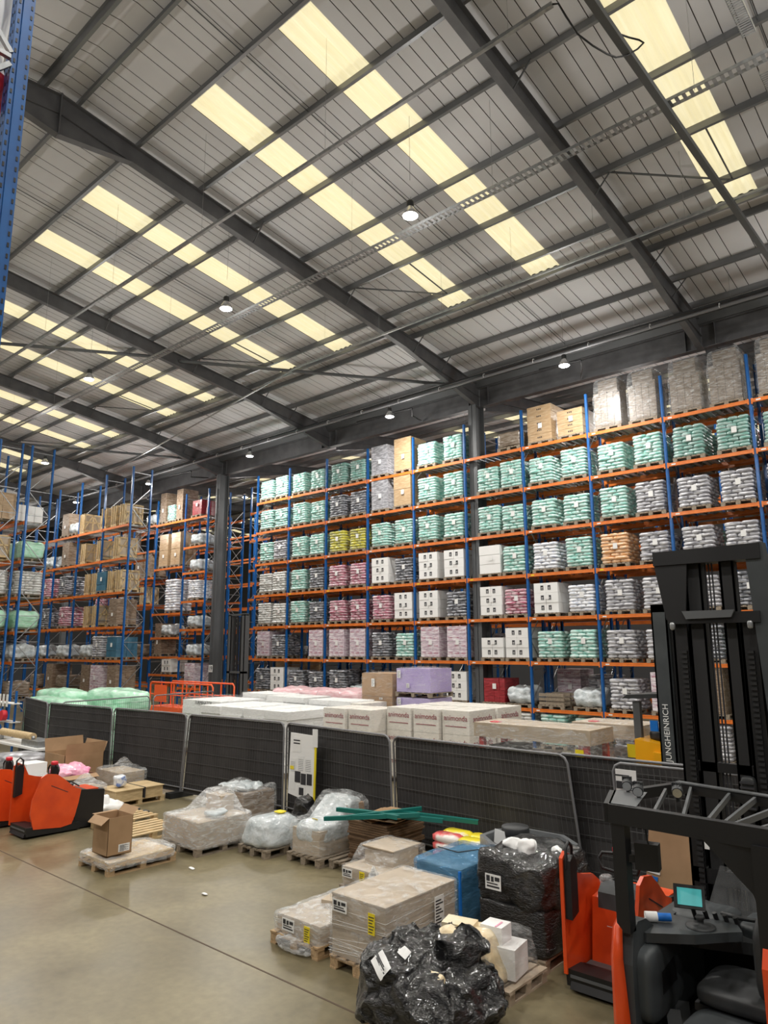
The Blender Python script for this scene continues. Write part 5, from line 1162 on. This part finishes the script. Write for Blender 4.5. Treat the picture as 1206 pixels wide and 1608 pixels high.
# ================= BEHIND THE FENCE =================
def printed(t, txt, size, m_, x, y, z, face, rz=0): lettering(txt, size*1.15, m_, 'print', t, textmat((x-t.location.x, y-t.location.y, z-t.location.z), face))
PC = [(-13.75, 15.7), (-12.83, 15.75), (-11.91, 15.85), (-13.7, 17.1), (-12.8, 17.15), (-11.9, 17.2), (-15.6, 15.0), (-14.68, 15.1), (-16.5, 16.6)]
for i, (x, y) in enumerate(PC):
    w_ = .88; d_ = 1.25; top = 2.0 if i < 6 else 1.93
    t = thing('printed_carton_load', 'x', 'pallet load', (x, y, 0), 'cream cartons with dark red print behind the fence'); t['label'] = 'cream carton load with dark red print, ' + ['front row, end by the purple boxes', 'front row, middle', 'front row, end by the red legged load', 'second row, end by the purple boxes', 'second row, middle', 'second row, end by the red legged load', 'apart, outer one near the white flat stacks', 'apart, next to the main block', 'apart, behind the outer one'][i]
    fl_pallet(t, x, x+w_, y, y+d_)
    for k in range(3):
        z0 = .145+(top-.145)/3*k; z1 = .145+(top-.145)/3*(k+1)
        MB().box(x+.005, x+w_-.005, y+.005, y+d_-.005, z0+.003, z1-.003).build('carton', 'cream_carton', t)
        printed(t, 'animonda', .17, 'darkred', x+w_/2, y-.003, z1-.2, '-y')
        if i in (2, 5): printed(t, 'animonda', .2, 'darkred', x+w_+.003, y+d_/2, z1-.22, '+x')
    MB().box(x+.1, x+w_-.1, y-.002, y+.003, top-.42, top-.4).build('print_line', 'darkred', t)
    film(t, 'stretch_film', x-.01, x+w_+.01, y-.012, y+d_+.01, .1, top+.012, 'filmthin', k=30, n=16, amp=.008, seed=i)
WS = [(-18.2, 14.05, 2.1, 2.2, 1.85), (-20.5, 14.1, 2.2, 2.2, 1.82), (-23.2, 15.2, 2.3, 2.0, 1.88), (-17.9, 16.5, 1.9, 1.2, 1.98), (-20.2, 16.6, 2.0, 1.3, 2.0), (-22.6, 17.4, 2.2, 1.3, 1.98)]
for i, (x, y, w_, d_, h) in enumerate(WS):
    t = thing('flat_white_load', 'x', 'pallet load', (x, y, 0), 'flat white cartons behind the fence'); t['label'] = 'wide stack of flat white cartons behind the fence, ' + ['nearest the printed cartons', 'middle of the front row', 'end towards the orange lift', 'second row by the printed cartons', 'second row, middle', 'second row, end towards the orange lift'][i]
    fl_pallet(t, x, x+w_, y, y+d_); r = rnd(i); z = .145; k = 0
    while z < h-.08:
        hh = min(.24, h-z); o1, o2 = r.uniform(-.04, .04), r.uniform(-.04, .04)
        MB().box(x+.03+o1, x+w_/2-.01+o1, y+.03+o2, y+d_-.03+o2, z+.003, z+hh-.003).build('flat_carton', 'white', t)
        MB().box(x+w_/2+.01-o1, x+w_-.03-o1, y+.03-o2, y+d_-.03-o2, z+.003, z+hh-.003).build('flat_carton', 'white', t); z += hh
    film(t, 'stretch_film', x-.03, x+w_+.03, y-.03, y+d_+.03, .1, h+.03, 'filmthin', k=30, n=14, amp=.02, seed=i+40)
    if i in (2,): printed(t, 'FURMINATOR', .14, 'ink', x+w_*.6, y-.045, h-.13, '-y')
for i, (x, y) in enumerate(((-22.2, 18.4), (-19.9, 18.6))):
    t = thing('pink_wrapped_load', 'x', 'pallet load', (x, y, 0), 'pink film wrapped loads'); t['label'] = 'pale pink film wrapped low stack, ' + ['end towards the orange lift', 'end beside the brown carton'][i]
    fl_pallet(t, x, x+2.25, y, y+1.6)
    MB().puff(x, x+2.25, y, y+1.6, .14, 2.14, k=9, n=22, amp=.06, freq=3, seed=i+4).build('pink_load', 'pinkload', t)
for i, (x, z0, z1) in enumerate(((-15.4, 1.37, 2.12), (-15.4, .15, 1.2))):
    z0 = [2.2, 1.2][i]; z1 = [2.98, 2.04][i]
t = thing('purple_box_load', 'upper lilac film wrapped box load standing on another', 'pallet load', (-15.35, 18, 2.1)); fl_pallet(t, -15.4, -13.95, 18.0, 19.2, z=2.1)
MB().box(-15.36, -13.99, 18.04, 19.16, 2.245, 2.98).build('lilac_box', 'lilacfilm', t); film(t, 'clear_film', -15.4, -13.94, 18.0, 19.2, 2.2, 3.02, 'filmthin', k=16, n=14, amp=.04, seed=3); label_on(t, -14.85, 2.45, 17.985, .12, .14)
label_on(t, -15.22, 2.8, 17.985, .14, .24)
t = thing('purple_box_load', 'lower lilac film wrapped box load carrying the other', 'pallet load', (-15.35, 18, 0)); fl_pallet(t, -15.4, -13.95, 18.0, 19.2)
MB().box(-15.36, -13.99, 18.04, 19.16, .145, 2.07).build('lilac_box', 'lilacfilm', t); film(t, 'clear_film', -15.42, -13.93, 17.98, 19.22, .1, 2.09, 'filmthin', k=16, n=14, amp=.03, seed=4); label_on(t, -15.22, 1.95, 17.985, .14, .2)
t = thing('brown_box_load', 'large brown film wrapped carton beside the lilac boxes', 'pallet load', (-16.9, 18, 0)); fl_pallet(t, -16.95, -15.5, 18.0, 19.2)
MB().box(-16.9, -15.55, 18.04, 19.16, .145, 2.05).build('carton', 'card', t); MB().box(-16.9, -15.55, 18.04, 19.16, 2.06, 2.8).build('carton', 'card', t); film(t, 'clear_film', -16.95, -15.5, 18.0, 19.2, .1, 2.84, 'filmthin', k=16, n=16, amp=.03, seed=5); label_on(t, -16.35, 2.5, 17.985, .14, .26); label_on(t, -16.0, 2.0, 17.985, .14, .06)
# green foam bales
for i, (x0, x1, y0, y1, z0, z1) in enumerate(((-29.6, -26.6, 12.6, 13.6, 1.25, 2.12), (-28.6, -24.6, 11.7, 12.55, .98, 1.9), (-26.5, -23.5, 13.0, 14.3, 1.3, 2.2), (-24.4, -22.95, 11.6, 12.9, .95, 1.62))):
    tag(MB().puff(x0, x1, y0, y1, z0, z1, k=4.5, n=22, amp=.07, freq=1.6, seed=i+70).build('foam_bale', 'greenwrap', None, origin=((x0+x1)/2, (y0+y1)/2, z0)), 'pale green film wrapped foam bale, ' + ['rear one nearest the roll table', 'front one nearest the roll table', 'highest one, by the orange lift', 'lowest one, half hidden by the fence'][i], 'bale', 'green foam bales behind the fence')
for i, (x0, x1, y0, y1, z1) in enumerate(((-29.6, -26.6, 12.6, 13.5, 1.25), (-28.6, -24.6, 11.75, 12.5, .98), (-26.5, -23.55, 13.0, 14.2, 1.3), (-24.4, -23.0, 11.7, 12.85, .95))):
    tag(MB().puff(x0, x1, y0, y1, 0, z1+.03, k=8, n=12, amp=.03, seed=i+80, floor=0).build('foam_bale', 'greenwrap', None, origin=((x0+x1)/2, (y0+y1)/2, 0)), 'lower green foam bale carrying ' + ['the rear bale nearest the roll table', 'the front bale nearest the roll table', 'the highest bale', 'the lowest bale'][i], 'bale', 'green foam bales behind the fence')
# load with red legs
for j, (x0, x1, y0, y1, zt) in enumerate(((-9.55, -6.75, 13.9, 15.0, 1.98), (-7.9, -6.3, 15.4, 16.5, 1.98))):
    t = thing('red_legged_load', 'x', 'pallet load', (x0, y0, 0)); t['label'] = ['long carton on red legs in clear film, nearer the fence', 'shorter carton on red legs in clear film, beside the yellow truck'][j]
    MB().box(x0, x1, y0, y1, zt-.3, zt).build('flat_carton', 'cardpale', t)
    MB().box(x0+.3, x0+.5, y0+.2, y0+.4, zt, zt+.02).build('red_mark', 'redgrip', t)
    for x in (x0+.1, x1-.2):
        for y in (y0+.05, y1-.15): MB().box(x, x+.12, y, y+.1, 0, zt-.3).build('red_leg', 'red', t)
    for k in range(3): MB().box(x0+.3+k*(x1-x0-.6)/3, x0+.2+(k+1)*(x1-x0-.6)/3, y0+.15, y1-.15, .15, 1.5-.1*k).build('wrapped_machine', ['dgrey', 'marble', 'blueload'][k], t)
    fl_pallet(t, x0+.2, x1-.3, y0+.05, y1-.05)
    film(t, 'stretch_film', x0-.02, x1+.04, y0-.02, y1+.02, .1, zt+.02, 'film', k=16, n=22, amp=.04, seed=j+44)
    MB().box(x1-.32, x1-.14, y0-.035, y0-.03, zt-.65, zt-.38).build('yellow_sticker', 'yellow', t)
# yellow truck
t = thing('yellow_reach_truck', 'yellow truck with grey lettered mast behind the fence', 'forklift', (-5.6, 14.5, 0))
MB().prism([(-6.0, .1), (-5.3, .1), (-5.3, 1.6), (-5.45, 1.78), (-6.0, 1.85)], 'y', 14.3, 15.6).build('body', 'yellowtruck', t)
MB().prism([(-5.62, .3), (-5.3, .3), (-5.3, 1.62), (-5.62, 1.64)], 'y', 14.2, 14.3).build('side_cover', 'yellowtruck', t)
MB().puff(-5.85, -5.35, 14.6, 15.3, 1.78, 2.02, k=4, n=10, amp=.02).build('seat', 'black', t)
MB().box(-6.12, -5.98, 14.6, 14.72, .2, 2.55).build('guard_pillar', 'mgrey', t); MB().box(-5.6, -5.5, 15.4, 15.5, 1.6, 2.55).build('guard_pillar', 'black', t)
MB().prism([(-6.3, 2.6), (-5.1, 2.66), (-5.1, 2.75), (-6.2, 2.68)], 'y', 14.5, 15.6).build('overhead_guard', 'dgrey', t)
MB().box(-5.75, -5.6, 14.5, 14.55, 2.0, 2.2).build('display', 'bluebin', t)
for x in (-5.38, -4.75):
    mb = MB(); mb.box(x, x+.3, 14.0, 14.03, .1, 4.45); mb.box(x, x+.03, 14.0, 14.3, .1, 4.45); mb.box(x+.27, x+.3, 14.0, 14.3, .1, 4.45); mb.build('mast_channel', 'truckgrey', t)
for x in (-5.02, -4.8): MB().box(x-.04, x+.04, 14.1, 14.25, .2, 4.3).build('inner_channel', 'black', t)
MB().box(-5.38, -4.45, 14.0, 14.2, 4.3, 4.45).build('mast_head', 'truckgrey', t)
me_ = textmat((-5.23-t.location.x, 13.995-t.location.y, 2.05), '-y', PI/2); lettering('JUNGHEINRICH', .15, 'paper', 'lettering', t, me_)
for x in (-5.85, -5.4): MB().tube((x-.06, 14.4, .15), (x+.06, 14.4, .15), .15, 14).build('wheel', 'blackmatt', t)
# far forklift mast near column 19
t = thing('forklift', 'grey double mast forklift standing near column 19', 'forklift', (-29.7, 22.6, 0))
for x in (-30.4, -29.3):
    mb = MB(); mb.box(x, x+.28, 22.4, 22.43, .1, 5.3); mb.box(x, x+.04, 22.4, 22.7, .1, 5.3); mb.box(x+.24, x+.28, 22.4, 22.7, .1, 5.3); mb.build('mast_channel', 'mgrey', t)
for x in (-30.0, -29.75, -29.5): MB().box(x-.04, x+.04, 22.5, 22.6, .2, 5.2).build('lift_ram', 'dgrey', t)
MB().box(-30.4, -29.02, 22.4, 22.65, 5.25, 5.35).build('mast_head', 'mgrey', t); MB().box(-30.4, -29.02, 22.4, 22.65, 2.4, 2.5).build('cross_member', 'mgrey', t)
MB().prism([(22.7, .1), (23.9, .1), (23.9, 1.0), (23.6, 1.2), (22.7, .9)], 'x', -30.3, -29.1).build('body', 'dgrey', t)
for x in (-30.2, -29.2):
    for y in (22.8, 23.6): MB().tube((x-.08, y, .2), (x+.08, y, .2), .2, 14).build('wheel', 'blackmatt', t)
# scissor lift
t = thing('scissor_lift', 'orange railed scissor lift platform behind the white cartons', 'lift', (-26.7, 17.4, 0))
x0, x1, y0, y1 = -29.0, -24.3, 17.3, 18.4
MB().box(x0+.2, x1-.2, y0+.1, y1-.1, .25, .6).build('base', 'liftorange', t)
for x in (x0+.5, x1-.5):
    for y in (y0+.15, y1-.15): MB().tube((x, y-.08, .22), (x, y+.08, .22), .22, 16).build('wheel', 'blackmatt', t)
for (a, b) in ((0, 1), (1, 0)): MB().bar((x0+.4, y0+.3, .6+.35*a), (x1-.4, y0+.3, .6+.35*b), .06, .1).build('scissor_arm', 'dgrey', t)
MB().box(x0, x1, y0, y1, .98, 1.2).build('platform', 'liftorange', t)
for (y, n) in ((y0+.03, 5), (y1-.03, 5)):
    mb = MB(); mb.path([(x0+.05, y, 1.2), (x0+.05, y, 2.1), (x0+.15, y, 2.2), (x1-.15, y, 2.2), (x1-.05, y, 2.1), (x1-.05, y, 1.2)], .035, 8)
    mb.tube((x0, y, 1.7), (x1, y, 1.7), .025, 8)
    for i in range(1, n): mb.tube((x0+(x1-x0)*i/n, y, 1.2), (x0+(x1-x0)*i/n, y, 2.2), .03, 8)
    mb.build('guard_rail', 'liftorange', t)
MB().box(x0+.5, x0+1.4, y0-.05, y0+.0, 1.4, 2.1).build('control_panel', 'liftorange', t)
mb = MB(); mb.bar((x0+2.5, y0, 1.3), (x0+3.3, y0, 2.1), .04, .04); mb.build('gate_brace', 'liftorange', t)
